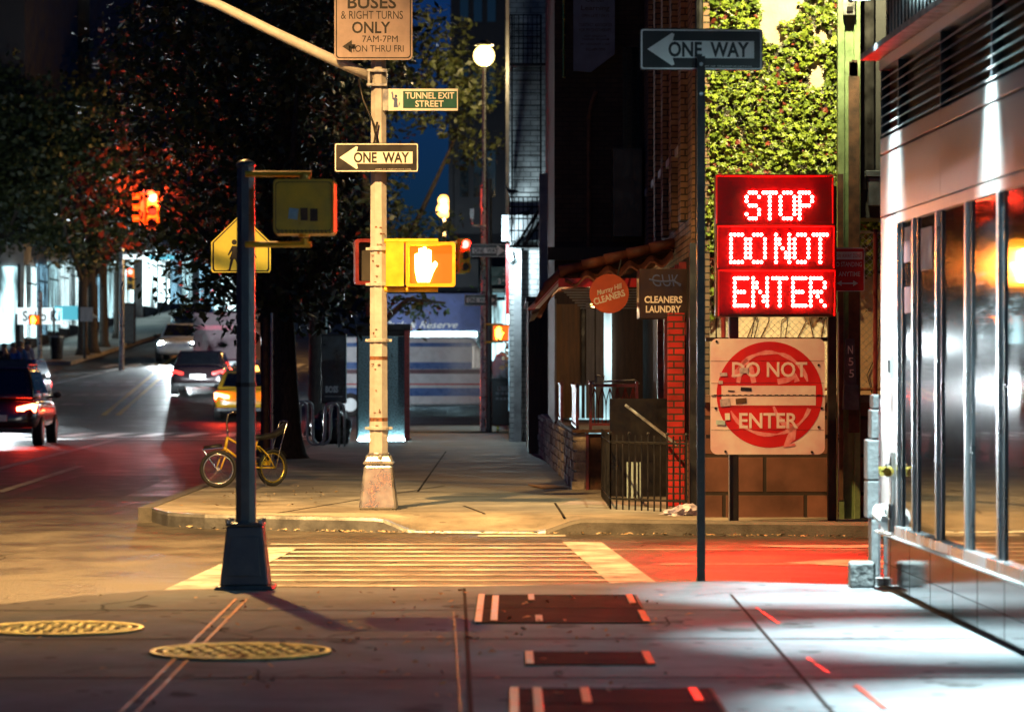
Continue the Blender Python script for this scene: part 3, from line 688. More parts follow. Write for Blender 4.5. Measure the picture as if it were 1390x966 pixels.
# ---- green steel column with the lamp that lights the ivy
gc = thing('steel_column', 'peeling green steel column behind the no standing sign', 'column', (3.52, 33.15, 0.15))
c = MB()
c.box(-0.115, -0.045, -0.06, 0.06, 0, 9.0); c.box(0.055, 0.12, -0.06, 0.06, 0, 9.0); c.box(-0.045, 0.055, -0.02, 0.02, 0, 9.0)
c.build('shaft', M['green_paint'], gc, bevel=0.004)
c = MB(); c.box(-0.005, 0.11, -0.072, -0.061, 0.9, 4.62); c.box(-0.118, -0.06, -0.068, -0.061, 0.2, 3.6)
zz = 4.62
for i in range(7): c.box(0.0 + rnd.random() * .03, 0.05 + rnd.random() * .06, -0.071, -0.062, zz - .3, zz + rnd.random() * .18)
c.build('rust_patch', M['rusty_brown'], gc)
c = MB(); c.box(-0.07, 0.06, -0.12, -0.075, 5.25, 5.55); c.build('bracket', M['galv'], gc, bevel=0.008)
c = MB(); c.cyl((0, -0.122, 5.47), (0, -0.16, 5.47), 0.03); c.box(-0.03, 0.03, -0.135, -0.122, 5.29, 5.34); c.build('bracket_bolt', M['sign_black'], gc)
c = MB(); c.taper(1.14, 0.17, 0.12, 1.40, 0.145, 0.12, 0.01, -0.14); c.build('foot_guard', M['blue_grey'], gc)
c = MB(); c.taper(1.402, 0.135, 0.05, 1.88, 0.09, 0.05, 0.0, -0.15); npl = c.build('number_plate', M['blue_grey'], gc)
t = MB()
for i, s in enumerate('N55'): t.text(s, 0.0 + 0.006 * i, 1.765 - i * 0.123, 0.052, 0.085, -0.198 + 0.012 * (2 - i) * 0 , bold=0.01)
t.build('lettering', M['white'], npl)
c = MB(); c.tube([(0, -0.08, 6.9), (-0.1, -0.5, 7.15), (-0.3, -1.1, 7.2)], 0.03, 8); c.build('lamp_arm', M['galv'], gc)
c = MB(); c.taper(7.12, 0.34, 0.24, 7.26, 0.2, 0.14, -0.34, -1.2); hd = c.build('lamp_head', M['galv'], gc)
MB().box(-0.48, -0.20, -1.29, -1.11, 7.10, 7.118).build('lamp_lens', emit('flood_lens', (1, .92, .55), 20), hd)
l = spot('ivy_flood', (-0.34, -1.2, 7.06), (-0.55, 2.05, 4.6), 2300, (1.0, 0.86, 0.42), 82, 0.55, 0.06); l.parent = gc

# ---- dark riser and box at the far end of the metal front
dk = thing('dark_riser_building', 'narrow dark building edge rising between the ivy and the metal front', 'building', (4.2, 33.6, 0))
wall_box('wall', M['dark_wall'], dk, 3.66, 9, 33.3, 34.2, 3.3, 14)
wall_box('wall_strip', M['black_metal'], dk, 3.645, 3.80, 33.25, 33.295, 3.6, 14)
eb = MB(); eb.box(-0.10, 0.12, -0.1, 0.0, 0.0, 0.30); eb.box(-0.13, 0.14, -0.12, 0.0, 0.301, 0.37)
o = eb.build('electrical_box', M['blue_grey'], None, bevel=0.008); o.location = (3.83, 33.24, 3.42); tag(o, 'grey blue electrical box high beside the ivy', 'electrical box')

# ---- dark terrace with the cleaners on its ground floor
a2 = thing('terrace_house', 'dark brick terrace house with boarded timber front beyond the tiled hood', 'building', (1.4, 49.2, 0.15))
wall_box('wall', M['brick_dark'], a2, 0.66, 12, 49.2, 58, 3.0, 17)
wall_box('ground_floor_wall', M['wood_dark'], a2, 0.66, 12, 49.3, 58, 0.15, 2.995)
wall_box('plywood_board', M['wood'], a2, 0.69, 1.05, 49.24, 49.295, 0.95, 2.72)
for (x0, x1, m) in ((1.08, 1.13, 'black_metal'), (1.15, 1.28, 'grey_pillar'), (1.30, 1.42, 'grey_pillar')):
    wall_box('pillar', M[m], a2, x0, x1, 49.1, 49.27, 0.95, 2.75)
wall_box('lit_doorway', M['shop2'], a2, 1.43, 1.55, 49.25, 49.29, 0.95, 2.72)
wall_box('lit_basement_window', M['shop1'], a2, 0.9, 1.55, 49.25, 49.29, 0.7, 1.45)
wall_box('door_edge', M['grey_pillar'], a2, 0.66, 0.69, 49.18, 49.29, 0.9, 2.8)
wall_box('cornice', M['dark_wall'], a2, 0.55, 2.0, 49.05, 49.195, 3.4, 3.6)
for z in (5.0, 8.3, 11.6):
    w = wall_box('window', M['glass_dark'], a2, 1.72, 2.02, 49.17, 49.195, z, z + 1.7)
c = MB(); c.tube([(1.19, 49.05, 3.6), (1.19, 49.05, 5.6), (1.24, 49.0, 5.85), (1.30, 49.0, 6.0)], 0.035, 8); c.build('drain_pipe', M['rusty_brown'], a2, org=a2.location)
c = MB(); c.tube([(0.80, 48.9, 6.2), (0.80, 48.9, 8.6)], 0.022, 8); c.build('conduit', M['brass'], a2, org=a2.location)
c = MB(); c.box(1.55, 2.0, 48.7, 49.1, 3.75, 5.1); c.build('bay_box', M['black_metal'], a2, org=a2.location)
# hanging notice board high on its side
nb_ = thing('notice_board', 'dark blue painted notice high on the terrace side wall', 'sign', (1.27, 49.0, 6.2))
c = MB(); c.prism([(-0.30, 0.12), (-0.05, 0.10), (0.32, 0.38), (0.32, 1.9), (-0.32, 1.9), (-0.32, 0.12)], 0.0, 0.04); c.build('board', mat('board_blue', (0.12, 0.17, 0.28), 0.6, var=0.2), nb_)
t = MB()
for (s, z, h, w) in (('Center', 1.22, .07, .30), ('Learning', 1.08, .10, .44), ('OPEN LATE 7 DAYS', .97, .05, .42), ('CONTACT ASSOCIATES', .83, .05, .52), ('FOR PSYCHOTHERAPY', .75, .05, .50),
                     ('POST GRADUATE', .655, .035, .34), ('TRAINING PROGRAM', .605, .035, .42), ('PSYCHOTHERAPY CLINIC', .53, .035, .46), ('212-689-7700', .45, .045, .30)):
    t.text(s, 0.02, z, w, h, -0.003, bold=0.012)
t.build('lettering', M['sign_black'], nb_)

# tiled hood over the cleaners' door
ho = thing('tiled_hood', 'terracotta tiled hood with pale slatted underside over the cleaners door', 'awning', (1.4, 40.0, 2.6))
def hp(t):  # slope profile from wall (t=0) to eave (t=1)
    pr = [(2.04, 3.28), (0.62, 2.92), (0.47, 2.78), (0.33, 2.50), (0.25, 2.47)]
    k = t * (len(pr) - 1); i = min(int(k), len(pr) - 2); f = k - i
    return pr[i][0] + (pr[i + 1][0] - pr[i][0]) * f, pr[i][1] + (pr[i + 1][1] - pr[i][1]) * f
c = MB(); pr = [(2.04, 3.24), (0.62, 2.87), (0.47, 2.73), (0.33, 2.46), (0.25, 2.43)]
for (a, b) in zip(pr, pr[1:]):
    c.add([(a[0], 40, a[1]), (b[0], 40, b[1]), (b[0], 47, b[1]), (a[0], 47, a[1]), (a[0], 40, a[1] - .03), (b[0], 40, b[1] - .03), (b[0], 47, b[1] - .03), (a[0], 47, a[1] - .03)],
          [(0, 3, 2, 1), (4, 5, 6, 7), (0, 1, 5, 4), (3, 7, 6, 2), (1, 2, 6, 5), (0, 4, 7, 3)])
c.build('deck', M['rusty_brown'], ho, org=ho.location)
c = MB()
for k in range(22):
    y = 40.1 + k * 0.31
    c.tube([(2.03, y, 3.27), (0.62, y, 2.90), (0.47, y, 2.76), (0.34, y, 2.49)], 0.085, 8)
c.build('roof_tiling', M['tile'], ho, org=ho.location, smooth=True)
c = MB()   # half round ridge caps climbing to the wall
for k in range(5):
    t0 = k / 5; x0_, z0_ = 0.60 + 1.42 * t0, 2.93 + 0.36 * t0; x1_, z1_ = 0.60 + 1.42 * (t0 + .22), 2.93 + 0.36 * (t0 + .22)
    c.cyl((x0_, 39.95, z0_ + .015), (x1_, 39.95, z1_ + .005), 0.075, 0.062, 12)
c.build('ridge_cap', M['tile'], ho, org=ho.location, smooth=True)
c = MB()   # wavy tile ends hanging toward the street
pts = []
for k in range(45):
    t0 = k / 44; pts.append((0.66 + 1.36 * t0, 2.78 + 0.30 * t0 + 0.045 * math.cos(t0 * 5 * 2 * PI)))
for (p, q) in zip(pts, pts[1:]):
    c.add([(p[0], 39.62, p[1] - .03), (q[0], 39.62, q[1] - .03), (q[0], 39.62, q[1]), (p[0], 39.62, p[1]), (p[0], 39.98, p[1] + .08), (q[0], 39.98, q[1] + .08)], [(0, 1, 2, 3), (3, 2, 5, 4), (0, 4, 5, 1)])
c.build('hip_tiling', M['tile'], ho, org=ho.location)
c = MB(); c.box(0.58, 2.03, 39.7, 39.78, 2.74, 2.85); c.build('fascia_board', M['sign_red'], ho, org=ho.location)
c = MB()
for k in range(8):
    z = 2.72 - k * 0.032; x0_ = 0.62 + 0.035 * k
    c.box(x0_, 1.6, 39.80 + k * .05, 39.84 + k * .05, z - 0.02, z)
c.build('soffit', M['corrug'], ho, org=ho.location)
c = MB()
for k in range(4):
    c.add([(0.62 - .03 * k, 39.75 + k * .16, 2.84), (0.66 - .03 * k, 39.75 + k * .16, 2.84), (0.34 - .03 * k, 39.72 + k * .16, 2.47), (0.28 - .03 * k, 39.72 + k * .16, 2.47)], [(0, 3, 2, 1)])
c.build('eave_slat', M['white'], ho, org=ho.location)
c = MB()
for k in range(3): c.add([(0.595 - .03 * k, 39.83 + k * .16, 2.83), (0.625 - .03 * k, 39.83 + k * .16, 2.83), (0.285 - .03 * k, 39.80 + k * .16, 2.46), (0.255 - .03 * k, 39.80 + k * .16, 2.46)], [(0, 3, 2, 1)])
c.build('eave_stripe', M['sign_red'], ho, org=ho.location)

hl = thing('hood_lamp', 'small warm lamp under the tiled hood of the cleaners', 'lamp', (1.15, 44.6, 2.62))
MB().cyl((0, 0, .03), (0, 0, .2), .05, .05, 12).build('holder', M['black_metal'], hl); MB().ball((0, 0, 0), .05, 10, 6).build('bulb', M['sodium'], hl, smooth=True)
point('bulb_light', (0, 0, -.08), 55, (1, .66, .32), .05).parent = hl
# signs of the cleaners
rs = thing('round_sign', 'round rust red cleaners sign hanging from the tiled hood', 'sign', (XA(827, 39.4), 39.4, ZA(398.5, 39.4)))
c = MB(); c.prism(circ(0, 0, 0.245, 48), 0.0, 0.06); c.build('disc', M['round_red'], rs)
t = MB(); t.text('Murray Hill', 0.005, 0.045, 0.33, 0.085, -0.004, rot=math.radians(17), bold=0.02, shear=0.35); t.text('CLEANERS', 0.0, -0.045, 0.40, 0.085, -0.004, rot=math.radians(17), bold=0.03)
t.build('lettering', M['lettering'], rs)
MB().tube([(0.1, 0.03, 0.2), (0.15, 0.03, 0.42)], 0.012, 6).build('hanger', M['black_metal'], rs)
bs = thing('box_sign', 'dark boxed cleaners and laundry sign with blue graffiti', 'sign', (XA(868, 36.55), 36.55, ZA(432, 36.55)))
c = MB(); c.box(0.0, 0.62, 0, 0.85, 0.0, 0.62); c.build('box', M['box_maroon'], bs, bevel=0.008)
t = MB(); t.text('CLEANERS', 0.30, 0.235, 0.475, 0.088, -0.004, bold=0.03); t.text('LAUNDRY', 0.30, 0.115, 0.44, 0.088, -0.004, bold=0.03); t.build('lettering', M['lettering'], bs)
t = MB(); t.text('GUK', 0.34, 0.475, 0.36, 0.15, -0.003, bold=-0.005, shear=-0.2); t.tube([(0.12, -.004, .49), (0.2, -.004, .47), (0.3, -.004, .46), (0.42, -.004, .47), (0.52, -.004, .42)], 0.012, 6); t.build('graffiti', M['blue_spray'], bs)
t = MB(); t.add([(-0.004, 0.10, 0.20), (-0.004, 0.76, 0.22), (-0.004, 0.76, 0.52), (-0.004, 0.10, 0.5)], [(0, 3, 2, 1)]); t.build('side_panel', M['lettering'], bs)
Ms = Matrix.Rotation(-PI / 2, 4, 'Z'); t = MB(); t.text('LAUNDRY', -0.43, 0.36, 0.56, 0.2, -0.007, M=Matrix.Translation((0, 0, 0)) @ Ms, bold=0.02); t.build('side_lettering', M['sign_black'], bs); bs.scale = (.92, .92, .92)

# raised forecourt: rubble wall, panel, oxblood railings
pw = thing('rubble_planter_wall', 'low rubble stone wall with oxblood railings before the cleaners', 'wall', (0.9, 41, 0.15))
c = MB(); c.slab([(0.83, 41.03), (0.97, 41.03), (0.72, 60), (0.50, 60)], 0.1, 0.88); z = .15
for row in range(6):
    h = .105 + rnd.random() * .03; y = 41.0 + rnd.random() * .03; top = min(z + h, .883)
    while y < 59.5:
        ln = .22 + rnd.random() * .36; xo = .80 - (y - 41) * .0172 - rnd.random() * .03
        c.box(xo, xo + .17, y, y + ln - .022, z, top - .018); y += ln
    z += h
    if z > .86: break
c.build('stonework', M['rubble'], pw, org=pw.location, bevel=.012)
c = MB(); c.box(0.98, 1.42, 41.02, 41.3, 0.12, 0.87); c.build('front_panel', M['rusty_brown'], pw, org=pw.location)
c = MB(); c.box(0.955, 0.995, 40.98, 41.015, 0.12, 0.9); c.box(1.40, 1.44, 40.98, 41.015, 0.12, 0.9); c.build('panel_frame', M['oxblood'], pw, org=pw.location)
c = MB(); c.slab([(0.78, 40.93), (1.65, 40.93), (1.65, 49), (0.7, 49)], 0.89, 0.93); c.build('floor_slab', M['rusty_brown'], pw, org=pw.location)
def rail_panel(x0, x1, y, z0, z1, arches):
    c = MB()
    for x in (x0, x1): c.box(x - .018, x + .018, y - .018, y + .018, z0, z1 + .03)
    c.box(x0, x1, y - .014, y + .014, z1 - .04, z1); c.box(x0, x1, y - .012, y + .012, z0 + .05, z0 + .08)
    n = arches
    for k in range(n):
        a = x0 + (x1 - x0) * k / n; b = x0 + (x1 - x0) * (k + 1) / n; r = (b - a)
        c.tube([(a, y, z0 + .08), (a, y, z0 + .30), (a + r * .12, y, z0 + .40), (a + r * .5, y, z1 - .05)], 0.007, 5)
        c.tube([(b, y, z0 + .08), (b, y, z0 + .30), (b - r * .12, y, z0 + .40), (b - r * .5, y, z1 - .05)], 0.007, 5)
        c.tube([((a + b) / 2, y, z0 + .08), ((a + b) / 2, y, z1 - .05)], 0.006, 5)
    return c
rail_panel(1.02, 1.62, 41.1, 0.93, 1.52, 6).build('arched_railing', M['oxblood'], pw, org=pw.location)
for (y, x) in ((41.15, 0.83), (47.0, 0.72)):
    c = MB(); c.box(x, x + .035, y, y + .05, 0.93, 1.53); c.box(x, x + .035, y + 2.9, y + 2.95, 0.93, 1.53); c.box(x + .004, x + .03, y + .05, y + 2.9, 1.0, 1.47); c.box(x - .01, x + .045, y, y + 2.95, 1.471, 1.5); c.box(x - .006, x + .04, y, y + 2.95, 0.945, 0.98)
    c.build('panel_railing', M['oxblood'], pw, org=pw.location)
c = MB(); c.box(1.0, 1.08, 41.3, 41.4, 1.5, 1.56); c.tube([(1.02, 41.3, 1.55), (1.10, 41.3, 1.55), (1.10, 41.3, 1.62), (1.20, 41.3, 1.62), (1.20, 41.3, 1.55), (1.6, 41.3, 1.57), (1.66, 41.3, 1.52)], 0.014, 6); c.build('bent_pipe', M['galv'], pw, org=pw.location)

# areaway fence with iron bars
af = thing('iron_area_fence', 'black wrought iron fence with slanting handrail by the cleaners entrance', 'fence', (1.5, 35.0, 0.15))
c = MB()
for k in range(13):
    f = k / 12; x = 1.10 + 0.80 * f; y = 35.4 - 1.1 * f * 0.8
    c.cyl((x, y, 0.15), (x, y, 0.98), 0.010, 0.010, 6)
    if k % 3 == 0: c.ball((x, y, 1.0), 0.02, 8, 6)
for z in (0.27, 0.90): c.tube([(1.10, 35.4, z), (1.90, 34.52, z)], 0.012, 6)
for k in range(9):
    y = 35.4 + k * 0.42; c.cyl((1.10, y, 0.15), (1.10, y, 0.98), 0.010, 0.010, 6)
for z in (0.27, 0.90): c.tube([(1.10, 35.4, z), (1.10, 38.8, z)], 0.012, 6)
c.build('bars', M['black_metal'], af, org=af.location)
c = MB(); c.tube([(1.30, 36.2, 1.30), (1.86, 35.6, 0.86)], 0.017, 8); c.build('handrail', M['galv'], af, org=af.location)
c = MB(); c.box(1.2, 1.95, 38.9, 38.95, 0.0, 1.35); c.build('back_panel', M['black_metal'], af, org=af.location)
c = MB()
for k in range(4): c.box(1.35 + k * 0.05, 1.375 + k * .05, 37.2, 37.3, 0.2, 0.62)
c.build('blue_slats', M['sticker_blue'], af, org=af.location)

# ---- next houses with the fire escape
a3 = thing('stone_house', 'dark house with boarded plywood shop porch behind the black bins', 'building', (0.7, 58, 0.15))
wall_box('wall', M['dark_wall'], a3, 0.70, 12, 58.05, 66.5, 3.0, 18)
wall_box('shop_porch', M['wood_dark'], a3, 0.30, 5, 58.6, 66, 0.15, 2.95)
wall_box('porch_roof', M['black_metal'], a3, 0.26, 5, 58.55, 66.1, 2.955, 3.05)
wall_box('plaster_pier', M['awning_stone'], a3, 0.50, 0.66, 58.2, 58.5, 3.06, 5.3)
b3 = thing('white_brick_house', 'white painted brick house behind the fire escape', 'building', (0.2, 68, 0.15))
wall_box('brick_wall', M['brick_white'], b3, -0.06, 12, 68, 78, 0.15, 16)
wall_box('pilaster', M['awning_stone'], b3, 0.04, 0.20, 67.7, 67.99, 0.15, 4.4)
wall_box('shop_window', M['shop3'], b3, -0.075, -0.062, 69, 77, 0.8, 2.6)
wall_box('cornice', M['awning_stone'], b3, -0.22, 0.6, 67.75, 67.995, 4.45, 5.0)
wall_box('shutter', M['sign_red'], b3, -0.13, -0.062, 68.3, 68.8, 2.9, 4.4)
fx = thing('fire_escape', 'black iron fire escape on the white brick house', 'fire escape', (0.3, 66.9, 3.6))
def fe_level(z):
    c = MB(); c.box(-0.06, 0.95, 66.2, 67.6, z - .06, z)
    c.build('platform', M['black_metal'], fx, org=fx.location)
    c = MB()
    for zz in (0.3, .55, .8, 1.0): c.tube([(-0.05, 66.2, z + zz), (0.62, 66.2, z + zz)], 0.014, 5); c.tube([(-0.05, 66.2, z + zz), (-0.05, 67.6, z + zz)], 0.014, 5)
    for k in range(8): c.tube([(-0.05 + k * .095, 66.2, z), (-0.05 + k * .095, 66.2, z + 1.0)], 0.010, 5)
    for k in range(8): c.tube([(-0.05, 66.2 + k * .2, z), (-0.05, 66.2 + k * .2, z + 1.0)], 0.010, 5)
    c.build('guard_rail', M['black_metal'], fx, org=fx.location)
for z in (4.30, 8.1): fe_level(z)
c = MB()
for x in (0.0, 0.60): c.tube([(x, 66.3, 4.3), (x, 66.3, 9.1)], 0.018, 5)
for k in range(14): c.tube([(0.0, 66.3, 5.4 + k * .26), (0.60, 66.3, 5.4 + k * .26)], 0.012, 5)
c.build('ladder', M['black_metal'], fx, org=fx.location)
c = MB(); c.box(0.6, 0.62, 66.1, 66.2, 3.0, 9); c.add([(0.62, 66.15, 5.1), (0.62, 66.15, 5.2), (-0.02 + .35, 66.15, 4.35), (-0.02 + .25, 66.15, 4.3)], [(0, 1, 2, 3)]); c.tube([(0.85, 66.3, 5.5), (0.1, 66.3, 4.3)], 0.03, 6)
c.tube([(0.95, 66.5, 5.4), (0.2, 66.5, 4.2)], 0.03, 6); c.build('stair_string', M['black_metal'], fx, org=fx.location)
# pigeons resting on its rail
def pigeon(name, loc, rz, lab):
    p = MB(); rings = []
    prof = [(-0.17, 0.004, 0.10), (-0.12, 0.022, 0.105), (-0.06, 0.045, 0.095), (0.0, 0.058, 0.095), (0.05, 0.055, 0.115), (0.085, 0.038, 0.15), (0.10, 0.027, 0.185), (0.115, 0.028, 0.21), (0.135, 0.02, 0.215), (0.15, 0.007, 0.208), (0.17, 0.002, 0.200)]
    for (x, r, z) in prof: rings.append([(x, r * 0.9 * math.cos(2 * PI * i / 10), z + r * math.sin(2 * PI * i / 10)) for i in range(10)])
    p.loft(rings)
    for s in (-1, 1): p.tube([(0.01, .02 * s, 0.06), (0.015, .02 * s, 0.0), (0.04, .02 * s, 0.0)], 0.006, 5)
    o = p.build(name, M['feather'], None, smooth=True); o.location = loc; o.rotation_euler = (0, 0, rz)
    return tag(o, lab, 'bird', 'pigeons on the fire escape')
pigeon('pigeon', (-0.02, 66.2, 5.315), 2.9, 'dark pigeon on the left end of the fire escape rail')
pigeon('pigeon', (0.30, 66.2, 5.06 - .12), 0.5, 'dark pigeon in the middle of the fire escape, lower than the other').location.z = 5.0 - .14
wlp = thing('wall_lamp', 'cool white wall lamp under the fire escape on the white brick house', 'lamp', (-0.03, 67.55, 4.05))
c = MB(); c.box(-.05, .05, 0, .14, 0, .16); c.build('bracket', M['black_metal'], wlp); MB().ball((0, -.06, .02), .06, 10, 6).build('bulb', M['white_lamp'], wlp, smooth=True)
point('bulb_light', (-.12, -.45, .12), 220, (.72, .94, 1.0), .06).parent = wlp
c3 = thing('limestone_house', 'pale limestone house with bright teal shop front near the avenue', 'building', (-0.3, 79.2, 0.15))
wall_box('wall', M['awning_stone'], c3, -0.16, 12, 80.6, 86.2, 0.15, 15)
wall_box('lit_shop_window', M['shop2'], c3, -0.14, 0.14, 80.57, 80.595, 0.9, 4.0)
wall_box('side_shop_window', M['shop1'], c3, -0.175, -0.162, 81.0, 85.5, 0.6, 3.6)
for k in range(4): wall_box('window', M['glass_dark'], c3, -0.172, -0.162, 80.8 + k * 1.35, 81.7 + k * 1.35, 5.2, 7.2)
wall_box('canopy', M['sticker_blue'], c3, -0.5, -0.18, 80.7, 85.8, 3.65, 3.75)

# ---- far side of the avenue
d3 = thing('corner_shop_building', 'low shop with a long navy awning across the avenue', 'building', (-2.5, 112, gz(112)))
wall_box('wall', M['dark_wall'], d3, -4.6, -1.2, 112.4, 122, 1, 5.6)
wall_box('awning', M['navy_awning'], d3, -4.62, -1.1, 111.3, 112.39, 3.05, 4.35)
wall_box('lit_lintel', M['white_lamp'], d3, -4.6, -1.25, 112.3, 112.39, 2.86, 3.0)
wall_box('shop_window', M['shop3'], d3, -4.5, -1.8, 112.34, 112.39, 1.9, 2.84)
for x in (-2.85, -1.75): wall_box('shop_column', M['white'], d3, x, x + (.16 if x < -2 else .5), 112.1, 112.33, 1.2, 2.85)
t = MB(); t.text('Park & Reserve', -3.2, 3.26, 2.6, 0.24, 111.29, shear=0.4); t.build('lettering', M['lettering'], d3, org=d3.location)
e3 = thing('tower_block', 'tall dark apartment block across the avenue behind the lamp posts', 'building', (0, 118, gz(118)))
wall_box('wall', M['dark_wall'], e3, -2.25, 22, 116, 140, 1, 45)
wall_box('corner_stone', M['dark_wall'], e3, -2.32, -2.15, 115.9, 115.99, 1, 12)
for k in range(4):
    for j in range(3): wall_box('window', M['glass_dark'], e3, -1.9 + j * 0.5, -1.6 + j * .5, 115.96, 115.99, 8 + k * 3.2, 9.7 + k * 3.2)
wall_box('lit_shopfront', M['shop1'], e3, -1.0, 1.2, 115.95, 115.99, 2.0, 4.2)
f3 = thing('hilltop_block', 'black apartment block closing the top of the hill', 'building', (-12, 262, gz(262)))
wall_box('wall', M['dark_wall'], f3, -40, -12.5, 262, 280, 3, 60)
wall_box('base_course', M['awning_stone'], f3, -40, -12.5, 261.6, 261.99, 4, 6)

# ---- the lit shops up the left side
def shop_row(lab, y0, y1, x, front, shops, sign=None, h=34):
    z0 = gz(y0); b = thing('shop_building', lab, 'building', (x, y0, z0), 'lit shops up the left side')
    wall_box('upper_wall', M['dark_wall'], b, x - 14, x, y0, y1, z0 + 4.6, z0 + h)
    wall_box('ground_floor', M['awning_stone'], b, x - 14, x - .05, y0 + .05, y1 - .05, 0, z0 + 4.595)
    n = shops; dy = (y1 - y0) / n
    for k in range(n):
        ya, yb = y0 + k * dy + .25, y0 + (k + 1) * dy - .25; zz = gz((ya + yb) / 2) + .25
        w = wall_box('shop_window', M[('shop1', 'shop2', 'shop2', 'shop3')[(k + int(y0)) % 4]], b, x - .045, x + .02, ya, yb, zz + .35, zz + 3.3)
        c = MB()
        for j in range(6):
            yy = ya + (yb - ya) * j / 5; c.box(x + .022, x + .07, yy - .04, yy + .04, zz + .3, zz + 3.35)
        c.box(x + .022, x + .06, ya, yb, zz + 2.55, zz + 2.62); c.build('sash', M['post_dark'], w, org=b.location)
        wall_box('stall_riser', M['dark_wall'], b, x - .045, x + .03, ya, yb, zz - .35, zz + .34)
    return b
s1 = shop_row('corner shop building with white lit fascia and blue awning', 130, 146, -20.0, True, 5)
for k in range(7):   # its front toward the avenue
    xx = -20.3 - k * 0.95
    w = MB().box(xx - .8, xx, 129.95, 130.045, 2.75, 5.9).build('front_window', M[('shop1', 'shop2', 'shop1', 'shop3')[k % 4]], s1, org=s1.location)
    MB().box(xx + .02, xx + .13, 129.85, 129.945, 2.5, 6.0).build('front_post', M['post_dark'], s1, org=s1.location)
s2 = shop_row('second lit shop building, halfway up the hill', 147, 164, -19.6, False, 4)
s3 = shop_row('third lit shop building with the widest white windows', 165, 190, -19.2, False, 4)
s4 = shop_row('last lit shop building at the top of the hill', 191, 232, -18.8, False, 5)
fs = thing('fascia_sign', 'white lit shop fascia with dark letters on the corner shop', 'sign', (XA(56, 127), 127, ZA(440, 127)))
c = MB(); c.box(-1.0, 0.85, 0, .12, 0, 0.66); c.build('panel', M['white_sign'], fs, bevel=0.01)
t = MB(); t.text('Soko Ki', 0.0, 0.33, 1.5, 0.42, -0.004, bold=0.02); t.build('lettering', M['sign_black'], fs)
c = MB(); c.box(-0.9, -.84, 0.121, 2.9, .3, .36); c.box(.7, .76, 0.121, 2.9, .3, .36); c.build('bracket', M['black_metal'], fs)
ts = thing('blue_shop_sign', 'teal blue shop sign board beside the white fascia', 'sign', (XA(74, 127), 127, ZA(434, 127)))
c = MB(); c.box(0.0, 0.92, 0, .1, 0, 0.56); c.build('panel', M['teal_sign'], ts, bevel=0.01)
c = MB(); c.prism([(0.93, 0.0), (1.7, 0.10), (1.1, 0.5), (0.93, 0.52)], 0.0, 0.6); c.build('awning', M['sticker_blue'], ts)
c = MB(); c.box(0.2, .26, 0.101, 2.9, .3, .36); c.build('bracket', M['black_metal'], ts)

# ================================================================== trees
def crown_mesh(lobes, n, size, seed, holes=(), m=None):
    r = random.Random(seed); vs = []; fs = []
    tot = sum(l[3] * l[4] * l[5] for l in lobes)
    for (cx, cy, cz, rx, ry, rz) in lobes:
        k = int(n * rx * ry * rz / tot); ncl = max(10, k // 26)
        for _ in range(ncl):
            while True:
                d = Vector((r.gauss(0, 1), r.gauss(0, 1), r.gauss(0, 1))).normalized(); q = r.random() ** 0.42
                c = Vector((cx + d.x * rx * q, cy + d.y * ry * q, cz + d.z * rz * q))
                if not any(((c.x - h[0]) / h[3]) ** 2 + ((c.y - h[1]) / h[4]) ** 2 + ((c.z - h[2]) / h[5]) ** 2 < 1 for h in holes): break
            ax = Vector((r.gauss(0, 1), r.gauss(0, 1), r.gauss(0, .35))).normalized(); sp = 0.16 + r.random() * 0.22
            for _ in range(26):
                p = c + ax * r.uniform(-2.2, 2.2) * sp + Vector((r.gauss(0, sp * .6), r.gauss(0, sp * .6), r.gauss(0, sp * .5)))
                if any(((p.x - h[0]) / h[3]) ** 2 + ((p.y - h[1]) / h[4]) ** 2 + ((p.z - h[2]) / h[5]) ** 2 < r.uniform(.6, 1.1) for h in holes): continue
                s = size * (0.6 + r.random() * 0.8)
                u = (ax * .6 + Vector((r.gauss(0, .7), r.gauss(0, .7), -0.35 + r.gauss(0, .4)))).normalized(); w = u.orthogonal().normalized()
                w = (w * math.cos(r.random() * 6.28) + u.cross(w) * math.sin(r.random() * 6.28))
                i = len(vs)
                vs += [tuple(p), tuple(p + u * s * .5 + w * s * .24), tuple(p + u * s), tuple(p + u * s * .5 - w * s * .24)]
                fs.append((i, i + 1, i + 2, i + 3))
    b = MB(); b.v = vs; b.f = fs; b.m = [0] * len(fs); return b
def tree(lab, base, trunk, limbs, lobes, n, size, seed, holes=(), group='street trees along the broad street'):
    """trunk: radii and points of the stem; limbs: lists of points; everything relative to the foot"""
    t = thing('street_tree', lab, 'tree', base, group)
    c = MB(); c.tube([p for p, _ in trunk], [r for _, r in trunk], 12); c.build('trunk', M['bark'], t, smooth=True)
    for lm in limbs:
        c = MB(); k = len(lm) - 1; c.tube(lm, [0.11 * (1 - .75 * i / k) for i in range(k + 1)], 8); c.build('limb', M['bark'], t, smooth=True)
    crown_mesh(lobes, n, size, seed, holes).build('crown', M['leaf'], t)
    return t
tr = [((0, 0, -0.02), .62), ((0.02, 0, .12), .46), ((0.03, 0, .4), .37), ((0, 0, 1.2), .33), ((-.05, 0, 2.6), .30), ((-.02, 0, 4.0), .26), ((.1, 0, 6), .16), ((.1, .1, 8), .05)]
